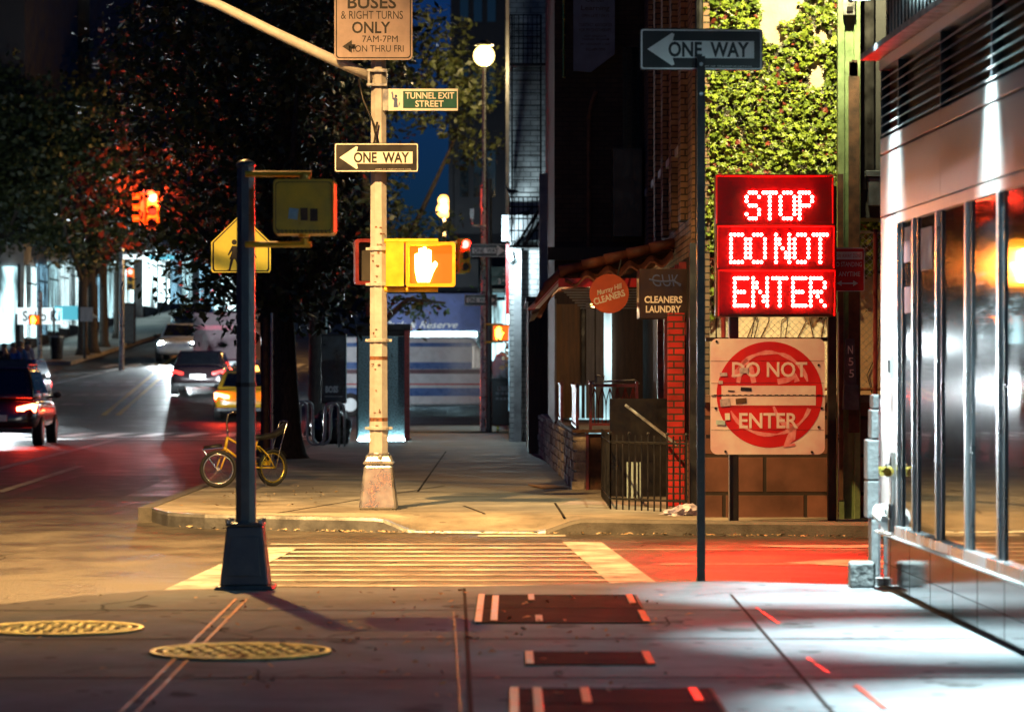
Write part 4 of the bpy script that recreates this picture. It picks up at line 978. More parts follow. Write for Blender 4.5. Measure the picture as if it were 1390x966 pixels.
t1 = tree('thick trunked street tree right behind the yellow bicycle', (-4.08, 55.6, 0.15), tr,
     [[(0, 0, 2.3), (-1.0, -.3, 3.6), (-1.9, -.4, 4.6)], [(0, 0, 2.6), (1.0, -.2, 3.6), (1.7, -.4, 4.4)], [(0, 0, 3.4), (.3, -1.0, 5.0), (.4, -1.4, 6.4)], [(0, 0, 4), (-.8, .5, 6), (-1.4, .6, 7.4)]],
     [(-0.2, 0, 4.2, 1.9, 1.9, 1.7), (-0.9, 0.2, 6.3, 2.2, 2.2, 1.9), (0.6, 0, 3.2, 1.5, 1.5, 1.0), (-1.0, 0, 2.9, 1.2, 1.4, .7), (0, 0, 8.2, 2.6, 2.4, 1.5)], 15000, 0.17, 3)
tr2 = [((0, 0, -0.02), .34), ((0, 0, .3), .22), ((0, 0, 2.5), .19), ((-.2, 0, 5), .15), ((-.3, 0, 8), .06)]
t2 = tree('slimmer street tree by the bicycle rack spreading over the roadway', (-4.62, 75, 0.15), tr2,
     [[(0, 0, 2.6), (-2.0, 1, 4.4), (-4.0, 2, 5.6)], [(0, 0, 3), (-1.2, .5, 5), (-2.6, 1, 7)], [(0, 0, 2.6), (.5, -.4, 3.6), (1.1, -.6, 4.1)]],
     [(-3.4, 6.0, 5.9, 3.3, 3.0, 1.9), (-0.6, 0, 4.6, 2.2, 2.2, 2.0), (-1.8, 1, 8.6, 4.0, 3.0, 2.2), (-1.7, 2, 3.6, 1.5, 1.5, .9)], 17000, 0.19, 4)
t3 = tree('street tree behind the advertising kiosk with leaves over the awning across the avenue', (-3.66, 84.0, 0.15), tr2,
     [[(0, 0, 2.6), (.9, 0, 3.4), (1.9, -.2, 3.3)], [(0, 0, 3.2), (1.2, 0, 5.6), (2.4, 0, 8.2)], [(0, 0, 3), (-.6, 0, 5), (-.9, 0, 7)]],
     [(0.3, 0, 5.2, 1.8, 1.6, 1.5), (1.1, 0, 3.2, .95, .8, .32), (0.2, 0, 9.6, 2.6, 2.0, 2.0), (2.1, 0, 9.0, 1.5, 1.4, 1.1), (1.9, 0, 7.4, 1.3, 1.2, .5), (0.2, 0, 6.7, .9, .9, 1.2)], 9500, 0.19, 5,
     holes=[(1.5, 0, 7.1, .62, 4, 1.0), (1.2, 0, 6.2, .5, 4, .5), (0.9, 0, 8.7, .3, 4, .35), (1.1, 0, 9.6, .25, 4, .3)])
g4 = 'street trees on the far left pavement'
protoL = None
for i, (px, y, s) in enumerate(((126, 128, 1.0), (141, 133, .9), (162, 141, 1.15), (112, 126.5, .95), (-12, 128.5, 1.1))):
    X = XA(px, y); X = max(X, -22.5)
    lab = ['dark street tree nearest the grey board on the far left pavement', 'second dark tree trunk of the far left row', 'thick dark tree beside the parked dark cabinet on the far left', 'dark street tree standing beside the teal sign board', 'dark leafy crown hanging in at the left edge above the white fascia'][i]
    if protoL is None:
        protoL = tree(lab, (X, y, gz(y) + .15), tr2, [[(0, 0, 2.6), (-1.0, 0, 4.4), (-2.0, 0, 5.6)], [(0, 0, 3), (1.2, .5, 5), (2.0, 1, 7)]],
                      [(0, 0, 5.2, 2.4, 2.2, 1.7), (0.4, 0, 7.6, 3.0, 2.6, 2.2), (-.6, 0, 9.6, 2.6, 2.4, 1.6)], 9000, 0.26, 8, group=g4)
    else:
        o = copy_tree(protoL); o.location = (X, y, gz(y) + .15); o['label'] = lab; o.rotation_euler = (0, 0, i * 1.3); o.scale = (s, s, s)

# ================================================================== street furniture in front
# ---- dark octagonal signal post on the near pavement
M['post_near'] = mat('post_paint_blue_grey', (0.075, 0.10, 0.125), 0.40, metal=0.3, var=0.2, scale=5, bump=0.06)
fpz = thing('signal_post', 'short dark octagonal signal post on a flared base in the foreground', 'post', (-1.90, 22.62, 0.15))
c = MB(); c.taper(0.0, .43, .40, .03, .40, .38); c.taper(0.03, .345, .345, .45, .255, .255); c.taper(.45, .275, .275, .475, .26, .26)
b0 = c.build('base', M['post_near'], fpz, bevel=0.014)
c = MB(); c.taper(0.10, .24, .36, .38, .19, .285); c.build('access_door', M['post_near'], b0, bevel=0.004)
c = MB()
for a in (-1, 1):
    for d in (-1, 1): c.cyl((a * .115, d * .115, .47), (a * .115, d * .115, .50), .02, .02, 6)
c.build('anchor_bolt', M['galv'], b0)
MB().cyl((0, 0, .47), (0, 0, 3.02), .076, .066, 8, PI / 8).build('shaft', M['post_near'], fpz)
MB().ball((0, 0, 3.02), .07, 12, 8, (1, 1, .6)).build('cap', M['post_near'], fpz, smooth=True)
c = MB(); c.cyl((0, 0, 1.44), (0, 0, 1.47), .079, .079, 8, PI / 8); c.build('band', M['black_metal'], fpz)
# ---- pedestrian signal heads
def ped_signal(lab, loc, rz, lens, box=True, sz=.43, mcol='sig_yellow'):
    t = thing('pedestrian_signal', lab, 'signal', loc, 'pedestrian signals', rz)
    c = MB(); c.prism(rrect(0, 0, sz, sz * .9, .03), 0.0, .19); c.build('housing', M[mcol], t)
    c = MB(); c.ring(rrect(0, 0, sz * 1.02, sz * .92, .03), rrect(0, 0, sz * .88, sz * .78, .02), -.10, -.001); c.build('visor', M[mcol], t)
    c = MB(); c.prism(rrect(0, 0, sz * .86, sz * .76, .02), -.014, -.002); c.build('face', M['sig_face' if lens else 'sig_dark'], t)
    if lens:
        c = MB(); k = sz; x = -sz * .13
        palm = [(-.12, -.31), (.09, -.31), (.15, -.14), (.23, .01), (.19, .06), (.115, -.01), (.115, .25), (.06, .27), (.048, .16), (.035, .30), (-.02, .31), (-.028, .16), (-.045, .29), (-.095, .28), (-.10, .12), (-.125, .20), (-.165, .18), (-.16, -.12)]
        c.prism([(x + px * k * 1.18, pz * k * 1.16) for px, pz in palm], -.022, -.015); c.build('hand_symbol', M[lens], t)
    c = MB()
    for s in (1, -1): c.cyl((0.0, .1, s * sz * .45), (0, .1, s * sz * .5), .04, .04, 10)
    c.build('hub', M[mcol], t)
    return t
ps1 = ped_signal('yellow pedestrian signal seen from behind on the dark post, with stickers', P(414.5, 282, 22.6) + Vector((0, .0, 0)), PI, 'hand')
c = MB()
for z in (.235, -.265): c.tube([(.42, .10, z), (-.05, .10, z)], .022, 10); c.cyl((0, .1, z), (0, .1, z * .84), .03, .03, 8)
c.build('bracket', M['sig_yellow'], ps1)
c = MB(); c.prism([(.10, -.01), (.11, -.085), (.045, -.093), (.036, -.018)], .191, .193)
c.build('sticker', M['sticker_blue'], ps1, 'pale blue square sticker')
c = MB(); c.prism([(.025, -.01), (.02, -.10), (-.03, -.10), (-.03, -.01)], .1905, .192); c.prism([(-.045, -.015), (-.045, -.105), (-.10, -.105), (-.10, -.015)], .1905, .192)
c.build('torn_sticker', M['rusty_brown'], ps1, 'torn dark sticker remains')
c = MB(); c.ring(rrect(0, 0, .40, .35, .03), rrect(0, 0, .392, .342, .03), .1905, .194)
for k in range(14): c.prism([(-.19 + k * .028, -.19), (-.185 + k * .028, -.19), (-.18 + k * .028, -.165), (-.185 + k * .028, -.165)], .1905, .1935)
c.build('seam', M['rusty_brown'], ps1)
# ---- one way sign on the thin post
def oneway(lab, loc, rz, right=False, w=.915, h=.31, whole=True, worn=False):
    t = thing('one_way_sign', lab, 'sign', loc, 'one way signs', rz)
    c = MB(); c.prism(rrect(0, 0, w, h, .02), 0, .004); c.build('plate', M['sign_black'], t)
    c = MB(); c.ring(rrect(0, 0, w * .985, h * .95, .018), rrect(0, 0, w * .962, h * .885, .014), -.0015, -.0002); c.build('border', M['white'], t)
    s = -1 if not right else 1
    pts = [(-.44, 0), (-.24, .39), (-.22, .36), (-.235, .205), (.43, .205), (.43, -.205), (-.235, -.205), (-.22, -.36), (-.24, -.39)]
    pts = [(x * w * (1 if not right else -1), z * h) for x, z in pts]
    c = MB(); c.prism(pts if right else pts[::-1], -.003, -.0005); c.build('arrow', M['white'], t)
    c = MB(); c.text('ONE  WAY', .06 * w * (1 if not right else -1), 0, .66 * w, .37 * h, -.0045, bold=.03); c.build('lettering', M['sign_black'], t)
    if whole:
        c = MB(); c.text('DEPT OF TRANSPORTATION', .2 * w, -.40 * h, .42 * w, .03 * h, -.0045); c.build('small_print', M['white'], t)
    return t
sp_ = thing('sign_post', 'thin dark steel sign post standing on the near pavement edge', 'post', (1.40, 23.46, 0.15))
c = MB(); c.box(-.03, .03, -.012, .012, -.1, 3.88); c.box(-.03, -.02, .012, .03, -.1, 3.88); c.box(.02, .03, .012, .03, -.1, 3.88); c.build('channel', M['black_metal'], sp_)
c = MB()
for k in range(60): c.cyl((0, -.0125, .2 + k * .06), (0, -.013, .2 + k * .06), .006, .006, 6)
c.build('punched_hole', M['sign_black'], sp_)
c = MB(); c.cyl((0, -.012, 3.60), (0, -.03, 3.60), .014, .014, 8); c.cyl((0, -.012, 3.82), (0, -.03, 3.82), .014, .014, 8); c.build('bolt', M['galv'], sp_)
oneway('dim blue one way sign pointing left on the thin post before the ivy', Vector((XA(952, 23.5), 23.495, ZA(67.5, 23.5))), math.radians(4))

# ---- tall white lamp post on the far corner
wp = thing('lamp_post', 'tall white painted lamp post with scuffed shaft and cast base on the far corner', 'lamp post', (XA(514, 35.4), 35.4, 0.15))
c = MB(); c.taper(0.0, .43, .43, .50, .315, .315); wb = c.build('base', M['post_silver'], wp, bevel=0.03)
c = MB(); c.taper(.50, .33, .33, .53, .345, .345); c.taper(.53, .32, .32, .60, .24, .24); c.cyl((0, 0, .60), (0, 0, .635), .125, .115, 16); c.build('base_collar', M['post_silver'], wb, bevel=0.012)
c = MB()
for k in range(8):
    a = 2 * PI * k / 8 + .2; c.ball((.125 * math.cos(a), .125 * math.sin(a), .57), .03, 8, 6, (1, 1, 1.2))
c.build('bolt_cover', M['galv'], wb)
sh = MB().cyl((0, 0, .62), (0, 0, 8.6), .110, .070, 8, PI / 8).build('shaft', M['post_white'], wp)
for z in (.86, 1.92, 2.56, 2.06 + .0): pass
for py in (338, 386, 462, 581):
    z = ZA(py, 35.4) - .15; r = .113 - .0050 * z
    c = MB(); c.cyl((0, 0, z - .018), (0, 0, z + .018), r + .014, r + .014, 16); c.box(-r - .045, -r, -.02, .02, z - .014, z + .014); c.box(r, r + .045, -.02, .02, z - .014, z + .014)
    c.build('clamp_ring', M['post_white'], wp, bevel=.003)
for py in (486, 569):
    z = ZA(py, 35.4) - .15; r = .111 - .0050 * z
    MB().cyl((0, 0, z - .02), (0, 0, z + .02), r + .003, r + .0028, 8, PI / 8).build('rust_band', M['rust'], wp)
c = MB()
for k in range(26):
    z = .9 + rnd.random() * 2.3; a = -PI / 2 + rnd.gauss(0, .5); r = .1135 - .005 * z
    c.box(r * math.cos(a) - .004 - rnd.random() * .02, r * math.cos(a) + .004 + rnd.random() * .012, r * math.sin(a) - .004, r * math.sin(a) + .002, z, z + .006 + rnd.random() * .014)
c.build('scuff_mark', M['rust'], wp)
za = ZA(106, 35.4) - .15
c = MB(); c.tube([(-.05, 0, za), (-.6, -.05, za + .24), (-1.2, -.1, za + .52), (-1.78, -.2, za + .80), (-2.3, -.3, za + 1.0)], [.062, .06, .057, .055, .05], 12); c.build('mast_arm', M['post_white'], wp, smooth=True)
c = MB(); c.box(-.13, .10, -.12, .12, za - .10, za - .07); c.box(-.13, .10, -.12, .12, za + .06, za + .09); c.box(.085, .10, -.12, .12, za - .07, za + .06); c.box(-.12, -.09, -.115, -.09, za - .07, za + .06); c.build('arm_clamp', M['galv'], wp, bevel=.004)
c = MB(); c.tube([(-.22, -.06, za - .02), (-.17, -.12, za - .25), (-.06, -.14, za - .5), (-.005, -.14, za - .75), (-.03, -.13, za - .98), (-.07, -.13, za - 1.02), (-.085, -.13, za - .92), (-.04, -.13, za - .7), (-.01, -.13, za - .5)], .011, 6); c.build('cable', M['seat_black'], wp, smooth=True)
la = MB(); la.tube([(0, 0, 8.4), (-.5, -1.4, 8.95), (-1.2, -3.6, 9.1), (-2.0, -5.8, 9.05)], .04, 8); la.build('lamp_arm', M['galv'], wp, smooth=True)
lh = MB(); lh.ball((-2.1, -5.9, 9.05), .3, 14, 8, (.55, 1.2, .35)); lho = lh.build('lamp_head', M['galv'], wp, smooth=True)
MB().cyl((-2.1, -5.9, 8.93), (-2.1, -5.9, 8.99), .13, .16, 16).build('lamp_lens', M['sodium'], lho)
l = spot('street_lamp_light', (-2.1, -5.9, 8.88), (-4.0, -4.9, 0), 18500, (1.0, 0.54, 0.17), 139, 0.85, 0.10); l.parent = wp

bsn = thing('bus_lane_sign', 'white buses and right turns only sign at the top of the white lamp post', 'sign', (XA(507, 35.25), 35.22, ZA(82, 35.25)))
c = MB(); c.prism(rrect(0, .53, .87, 1.06, .05), 0, .005)
c.build('plate', mat('dull_sign_sheet', (.34, .27, .28), .5, var=.2, scale=2.5), bsn)
c = MB(); c.ring(rrect(0, .53, .835, 1.025, .04), rrect(0, .53, .81, 1.0, .035), -.002, -.0002); c.build('border', M['sign_black'], bsn)
t = MB()
for (s, px, py, wpx, hpx) in (('BUSES', 505, 4, 66, 17), ('& RIGHT TURNS', 505, 21, 84, 11), ('ONLY', 504, 38, 52, 16), ('7AM-7PM', 516, 53.5, 48, 9), ('MON THRU FRI', 511, 66.5, 74, 9)):
    t.text(s, (px - 507) / F * 35.25, (82 - py) / F * 35.25, wpx / F * 35.25, hpx / F * 35.25, -.003, bold=.02 if hpx > 12 else 0.0)
t.prism([(-.345, .15), (-.24, .22), (-.24, .175), (-.2, .175), (-.2, .125), (-.24, .125), (-.24, .08)][::-1], -.003, -.0002)
t.build('lettering', M['sign_black'], bsn)
nsn = thing('street_name_sign', 'dark green tunnel exit street name sign on the white lamp post', 'sign', (XA(527, 35.3), 35.3, ZA(135.5, 35.3)))
c = MB(); c.box(0, .775, 0, .02, -.122, .122); c.build('plate', M['white'], nsn)
c = MB(); c.prism([(.165, -.095), (.765, -.095), (.765, .095), (.165, .095)], -.003, -.0004); c.build('name_field', M['sign_green'], nsn)
t = MB(); t.text('TUNNEL EXIT', .463, .045, .545, .072, -.006, bold=.015); t.text('STREET', .46, -.045, .315, .072, -.006, bold=.015); t.build('lettering', M['white'], nsn)
t = MB(); t.prism([(.06, -.085), (.11, -.085), (.10, -.03), (.105, .005), (.085, .03), (.06, .02), (.055, .065), (.04, .068), (.045, .01), (.065, -.01)], -.003, -.0004); t.ball((.085, -.002, .043), .014, 8, 6); t.prism([(.03, .068), (.055, .068), (.045, .095)], -.003, -.0004); t.prism([(.115, -.08), (.13, -.05), (.125, -.02), (.118, -.05)], -.003, -.0004)
t.build('statue_emblem', M['blue_spray'], nsn)
c = MB(); c.box(-.06, .0, -.005, .025, -.12, .12); c.build('bracket', M['galv'], nsn)
oneway('peach lit one way sign pointing left on the white lamp post', Vector((XA(511, 35.2), 35.2, ZA(214, 35.2))), 0.0, w=.935, h=.325)
ps2 = ped_signal('glowing pedestrian signal with a lit orange hand on the white lamp post', Vector((XA(585, 35.3), 35.22, ZA(359.5, 35.3))), 0.0, 'hand', sz=.54)
c = MB()
for z in (.265, -.275): c.tube([(-.52, .06, z), (.08, .06, z)], .028, 10)
c.box(-.50, -.30, -.02, .12, -.24, .25); c.build('bracket', M['sig_yellow'], ps2)
ps3 = ped_signal('unlit red brown signal head behind the white lamp post', Vector((XA(516, 35.8), 35.72, ZA(356, 35.8))), math.radians(8), None, sz=.56, mcol='oxblood')

# ---- lit message sign, do not enter sign and their frame
sf = thing('steel_support', 'pair of dark steel posts carrying the lit red sign', 'sign support', (2.7, 32.68, 0.15))
for x in (2.29, 3.30):
    MB().box(x - .045, x + .045, 32.64, 32.73, 0.0, 3.6).build('post', M['black_metal'], sf, org=sf.location, bevel=.006)
for (x, m) in ((2.245 - .012, 'galv'), (3.305 + .052, 'galv')):
    MB().box(x, x + .010, 32.62, 32.70, 0.0, 2.3).build('edge_strip', M[m], sf, org=sf.location)
for z in (1.0, 2.0): MB().box(2.0, 3.3, 32.66, 32.70, z, z + .04).build('cross_bar', M['black_metal'], sf, org=sf.location)
ls = thing('lit_message_sign', 'lit red dot matrix sign reading stop do not enter', 'sign', (XA(1050, 32.5), 32.38, ZA(430, 32.5)))
SX = 32.4 / F
c = MB(); c.box(-.60, .60, 0.0, .26, 0, 1.455); c.build('cabinet', M['box_maroon'], ls, bevel=.01)
def zrow(py): return (430 - py) * SX
for (a, b, dx) in ((238, 304, 0.0), (306, 364, .012), (366, 429, .02)):
    face = MB(); face.box(-.575 + dx, .575 + dx, -.006, -.0005, zrow(b) + .02, zrow(a) - .02)
    face.build('face', mat('led_face', (0.035, 0.004, 0.005), 0.42, var=.2, scale=30), ls)
    hd_ = MB(); hd_.box(-.60 + dx, .60 + dx, -.085, -.0005, zrow(a) - .018, zrow(a) - .004); hd_.box(-.60 + dx, -.588 + dx, -.085, -.0005, zrow(b), zrow(a) - .019); hd_.box(.588 + dx, .60 + dx, -.05, -.0005, zrow(b), zrow(a) - .019)
    hd_.build('hood', M['sign_red'], ls)
FONT5 = {'S': '01110 10001 10000 01110 00001 10001 01110', 'T': '11111 00100 00100 00100 00100 00100 00100', 'O': '01110 10001 10001 10001 10001 10001 01110', 'P': '11110 10001 10001 11110 10000 10000 10000',
         'D': '11110 10001 10001 10001 10001 10001 11110', 'N': '10001 11001 11001 10101 10011 10011 10001', 'E': '11111 10000 10000 11110 10000 10000 11111', 'R': '11110 10001 10001 11110 10100 10010 10001'}
rows = [(262, 297, [('S', 1012, 1029), ('T', 1035, 1052), ('O', 1058, 1077), ('P', 1084, 1101)]),
        (319, 356, [('D', 991, 1011), ('O', 1017, 1037), ('N', 1052, 1070), ('O', 1077, 1096), ('T', 1103, 1121)]),
        (378, 415, [('E', 996, 1013), ('N', 1021, 1040), ('T', 1048, 1066), ('E', 1075, 1092), ('R', 1099, 1118)])]
for (pa, pb, letters) in rows:
    c = MB()
    for (chx, xa, xb) in letters:
        for r_, row in enumerate(FONT5[chx].split()):
            for q, bit in enumerate(row):
                if bit == '1':
                    x = (xa + (xb - xa) * q / 4 - 1050) * SX; z = zrow(pa + (pb - pa) * r_ / 6); n = 8; R_ = .0172
                    vs = [(x + R_ * math.cos(2 * PI * i / n), -.008, z + R_ * math.sin(2 * PI * i / n)) for i in range(n)] + [(x + R_ * .72 * math.cos(2 * PI * i / n), -.018, z + R_ * .72 * math.sin(2 * PI * i / n)) for i in range(n)] + [(x, -.022, z)]
                    c.add(vs, [(i, (i + 1) % n, n + (i + 1) % n, n + i) for i in range(n)] + [(n + i, n + (i + 1) % n, 2 * n) for i in range(n)])
    c.build('led_lettering', M['led'], ls)
dn = thing('do_not_enter_sign', 'square do not enter sign with red disc, scrawls and stickers', 'sign', (XA(1042, 32.3), 32.30, ZA(538, 32.3)), rz=math.radians(-0.8))
c = MB(); c.prism(rrect(0, 0, 1.165, 1.18, .07, 6), 0, .006); c.build('plate', M['white_pinked'], dn)
c = MB(); c.prism(circ(0.02, 0.02, .54, 64), -.002, -.0002); c.build('red_disc', M['sign_red'], dn)
t = MB(); t.box(-.47, .49, -.0042, -.0022, -.09, .11); t.text('DO NOT', .02, .275, .765, .155, -.005, bold=.02); t.text('ENTER', .01, -.245, .60, .155, -.005, bold=.02); t.build('lettering', M['white_pinked'], dn)
c = MB(); c.box(-.575, .575, -.0052, -.0044, .004, .014)
for k in range(18): c.box(-.55 + k * .062, -.55 + k * .062 + .035, -.0056, -.0053, .006, .019)
c.box(-.575, .575, -.0030, -.0023, .136, .139); c.box(-.575, .575, -.0030, -.0023, -.112, -.109); c.box(-.575, .575, -.0030, -.0023, .362, .365); c.box(-.575, .575, -.0030, -.0023, -.342, -.339)
for (x, z) in ((.52, .32), (.52, -.31), (-.53, -.12), (.55, -.12), (-.52, .56), (-.43, -.56), (.45, -.565)): c.cyl((x, -.0005, z), (x, -.006, z), .013, .013, 10)
c.build('seam_and_rivets', M['sign_black'], dn)
def ribbon(c, pts, wd, y):
    pts = [Vector((p[0], 0, p[1])) for p in pts]; L = []; R = []
    for i, p in enumerate(pts):
        d = (pts[min(i + 1, len(pts) - 1)] - pts[max(i - 1, 0)]).normalized(); n = Vector((-d.z, 0, d.x)); w = wd[i] if isinstance(wd, (list, tuple)) else wd
        L.append((p.x + n.x * w, y, p.z + n.z * w)); R.append((p.x - n.x * w, y, p.z - n.z * w))
    n = len(pts); c.add(L + R, [(i, n + i, n + i + 1, i + 1) for i in range(n - 1)])
c = MB()
arc = [(.02 + .40 * math.cos(math.radians(a)), .05 + .40 * math.sin(math.radians(a))) for a in range(15, 168, 9)]
ribbon(c, arc, [.008 + .016 * abs(math.sin(i * .9)) for i in range(len(arc))], -.0062)
arc = [(.02 + .42 * math.cos(math.radians(a)), -.02 + .37 * math.sin(math.radians(a))) for a in range(200, 345, 9)]
ribbon(c, arc, [.006 + .016 * abs(math.sin(i * .7)) for i in range(len(arc))], -.0062)
ribbon(c, [(-.30, .14), (-.28, .28), (-.22, .36), (-.17, .28), (-.14, .14)], [.02, .03, .035, .03, .025], -.0066)
ribbon(c, [(.10, .15), (.2, .17), (.28, .21), (.3, .15)], .03, -.0066)
ribbon(c, [(.06, -.10), (.1, -.2), (.16, -.27), (.26, -.33), (.24, -.42), (.19, -.50), (.28, -.49)], [.012, .02, .026, .04, .045, .04, .012], -.0064)
c.v = [(x, -.0035, z) for x, y, z in c.v]; c.build('scrawl', M['spray_pink'], dn, 'smeared pink scrawl')
for (x, z, w, h, mm) in ((-.24, .265, .09, .055, 'sticker_lilac'), (-.45, .225, .075, .035, 'sticker_lilac'), (-.435, -.062, .10, .075, 'sticker_lilac'), (-.27, -.045, .11, .055, 'rusty_brown'), (-.22, .075, .11, .035, 'sign_black'), (-.37, .055, .07, .012, 'sign_black'), (-.41, -.205, .05, .07, 'white'), (-.48, -.265, .09, .045, 'sticker_blue'), (-.48, .145, .045, .035, 'sticker_lilac')):
    c = MB(); r_ = .1 * math.sin(x * 40); ca, sa = math.cos(r_), math.sin(r_)
    c.prism([(x + a * ca - b_ * sa, z + a * sa + b_ * ca) for a, b_ in ((-w / 2, -h / 2), (w / 2, -h / 2), (w / 2, h / 2), (-w / 2, h / 2))], -.0078, -.0068); c.build('sticker', M[mm], dn)
# no standing sign
ns = thing('no_standing_sign', 'red no standing anytime sign with double arrow beside the lit sign', 'sign', (XA(1150, 32.95), 32.93, ZA(366, 32.95)))
W_ = .36
c = MB(); c.prism(rrect(0, 0, W_, .455, .02), 0, .004); c.build('plate', M['white'], ns)
c = MB(); c.prism(rrect(0, 0, W_ - .02, .435, .015), -.002, -.0003); c.build('red_field', M['sign_red'], ns)
c = MB(); c.box(-.155, .155, -.004, -.0022, .105, .185); c.text('NO STANDING', .0, .055, .30, .05, -.004, bold=.01); c.text('ANYTIME', .02, -.045, .225, .05, -.004, bold=.01)
c.prism([(-.11, -.142), (-.06, -.172), (-.06, -.15), (.06, -.15), (.06, -.172), (.11, -.142), (.06, -.112), (.06, -.134), (-.06, -.134), (-.06, -.112)], -.004, -.0022); c.build('lettering', M['white'], ns)
c = MB(); c.text('TOW AWAY ZONE', 0, .145, .29, .042, -.0055); c.build('zone_lettering', M['sign_red'], ns)

# ---- school crossing sign
sc = thing('school_crossing_sign', 'yellow pentagon school crossing sign behind the dark signal post', 'sign', (XA(327.5, 40.3), 40.25, ZA(372, 40.3)))
k_ = 40.3 / F; pen = [(-38.5, 2), (38.5, 2), (40.5, 5), (40.5, 43), (3, 79), (-3, 79), (-40.5, 43), (-40.5, 5)]
c = MB(); c.prism([(x * k_, z * k_) for x, z in pen], 0, .005); c.build('plate', M['sign_yellow'], sc)
c = MB(); c.ring([(x * k_ * .95, (z * .955 + 1.6) * k_) for x, z in pen], [(x * k_ * .90, (z * .915 + 3.1) * k_) for x, z in pen], -.002, -.0003); c.build('border', M['sign_black'], sc)
def walker(c, ox, s, flip=1):
    def q(pts): 
        pp = [((ox + flip * x * s), z * s) for x, z in pts]
        area = sum(pp[i][0] * pp[(i + 1) % len(pp)][1] - pp[(i + 1) % len(pp)][0] * pp[i][1] for i in range(len(pp)))
        c.prism(pp if area > 0 else pp[::-1], -.003, -.0004)
    c.prism([(ox + x * s, z * s) for x, z in circ(0.0, 43, 3.6, 16)], -.003, -.0004)
    q([(-3, 38), (3, 38), (4.5, 30), (6.5, 20), (-6.5, 20), (-3.5, 29)]); q([(-3, 38), (-9, 26), (-7.4, 25), (-2, 33)]); q([(3, 38), (8.5, 31), (14, 32), (14, 30), (8, 28.6), (3, 33)])
    q([(-5, 20), (-1, 20), (-5.5, 4), (-10, 3.5), (-9.6, 5.5), (-7.6, 6)]); q([(1, 20), (5, 20), (10, 7), (12, 4), (9, 4), (7.6, 6)])
c = MB(); walker(c, -9 * k_, k_); walker(c, 14 * k_, k_ * .85, -1); c.build('walking_figures', M['sign_black'], sc)
sp2 = thing('school_sign_post', 'slim steel post under the yellow school crossing sign', 'post', (XA(336, 40.35), 40.34, 0.15))
c = MB(); c.box(-.025, .025, -.012, .012, 0, 2.95); c.build('channel', M['galv'], sp2)
p2 = thing('rusty_sign_post', 'rust brown thin post beside the big tree trunk', 'post', (XA(361, 52), 52, 0.15))
MB().cyl((0, 0, 0), (0, 0, 2.4), .045, .045, 10).build('shaft', M['rusty_brown'], p2)
p3 = thing('pale_thin_post', 'pale thin post glinting beside the rust brown post', 'post', (XA(369.5, 53), 53, 0.15))
MB().cyl((0, 0, 0), (0, 0, 2.5), .03, .03, 10).build('shaft', M['galv'], p3)

# ---- bicycle: local x forward, z up, rear axle at x=0
bk = thing('bicycle', 'yellow bicycle with high handlebars and black banana seat parked by the tree', 'bicycle', (XA(370, 42.3), 42.3, 0.15), rz=math.radians(180 + 42))
R_ = .225; WB = .90
def bwheel(name, cx, yaw, rimm):
    o = bpy.data.objects.new('wheel', None); link(o); o.parent = bk; o.location = (cx, 0, R_ + .022); o.rotation_euler = (0, 0, yaw)
    c = MB(); c.tube([(R_ * math.cos(2 * PI * i / 32), 0, R_ * math.sin(2 * PI * i / 32)) for i in range(32)], .023, 8, True); c.build('tyre', M['tyre'], o, smooth=True)
    c = MB(); c.tube([((R_ - .032) * math.cos(2 * PI * i / 32), 0, (R_ - .032) * math.sin(2 * PI * i / 32)) for i in range(32)], .013, 8, True); c.build('rim', M[rimm], o, smooth=True)
    c = MB()
    for i in range(28):
        a = 2 * PI * i / 28; b_ = a + (.5 if i % 2 else -.5)
        c.tube([(.02 * math.cos(b_), .022 * (1 if i % 2 else -1), .02 * math.sin(b_)), ((R_ - .035) * math.cos(a), 0, (R_ - .035) * math.sin(a))], .0016, 4)
    c.build('spokes', M['chrome'], o)
    MB().cyl((0, -.05, 0), (0, .05, 0), .022, .022, 12).build('hub', M['chrome'], o)
bwheel('front', WB, math.radians(-38), 'chrome'); bwheel('rear', 0, 0, 'brass')
ax = R_ + .022
c = MB()
hd0, hd1 = (WB - .15, 0, .66), (WB - .115, 0, .52)
bbk = (.40, 0, .26); st_ = (.26, 0, .60)
c.tube([hd0, hd1], .021, 10)
c.tube([hd0, (.55, 0, .56), (.36, 0, .50), (.27, 0, .50)], .015, 8); c.tube([hd1, (.60, 0, .40), bbk], .016, 8); c.tube([bbk, st_], .015, 8)
for s in (-1, 1):
    c.tube([(0, .05 * s, ax), (.2, .05 * s, .252), (.40, .03 * s, .26)], .010, 7); c.tube([(0, .05 * s, ax), (.12, .05 * s, .42), (.24, .03 * s, .53), (.27, .01 * s, .54)], .010, 7)
c.build('frame', M['bike_yellow'], bk, smooth=True)
c = MB()
for s in (-1, 1): c.tube([(WB - .11, .045 * s, .50), (WB - .06, .05 * s, .38), (WB, .05 * s, ax)], .011, 7)
c.tube([(WB - .115, 0, .53), (WB - .105, 0, .49)], .024, 8); c.build('fork', M['bike_yellow'], bk, smooth=True)
c = MB(); ya = math.radians(-38)
def tw(x, y, z):
    dx = x - (WB - .15); return (WB - .15 + dx * math.cos(ya) - y * math.sin(ya), dx * math.sin(ya) + y * math.cos(ya), z)
c.tube([tw(WB - .15, 0, .66), tw(WB - .155, 0, .74)], .013, 8)
for s in (-1, 1): c.tube([tw(WB - .155, 0, .74), tw(WB - .15, .10 * s, .76), tw(WB - .14, .20 * s, .87), tw(WB - .16, .27 * s, .98), tw(WB - .22, .29 * s, 1.0), tw(WB - .33, .29 * s, .985)], .011, 8)
hb = c.build('handlebar', M['chrome'], bk, smooth=True)
c = MB()
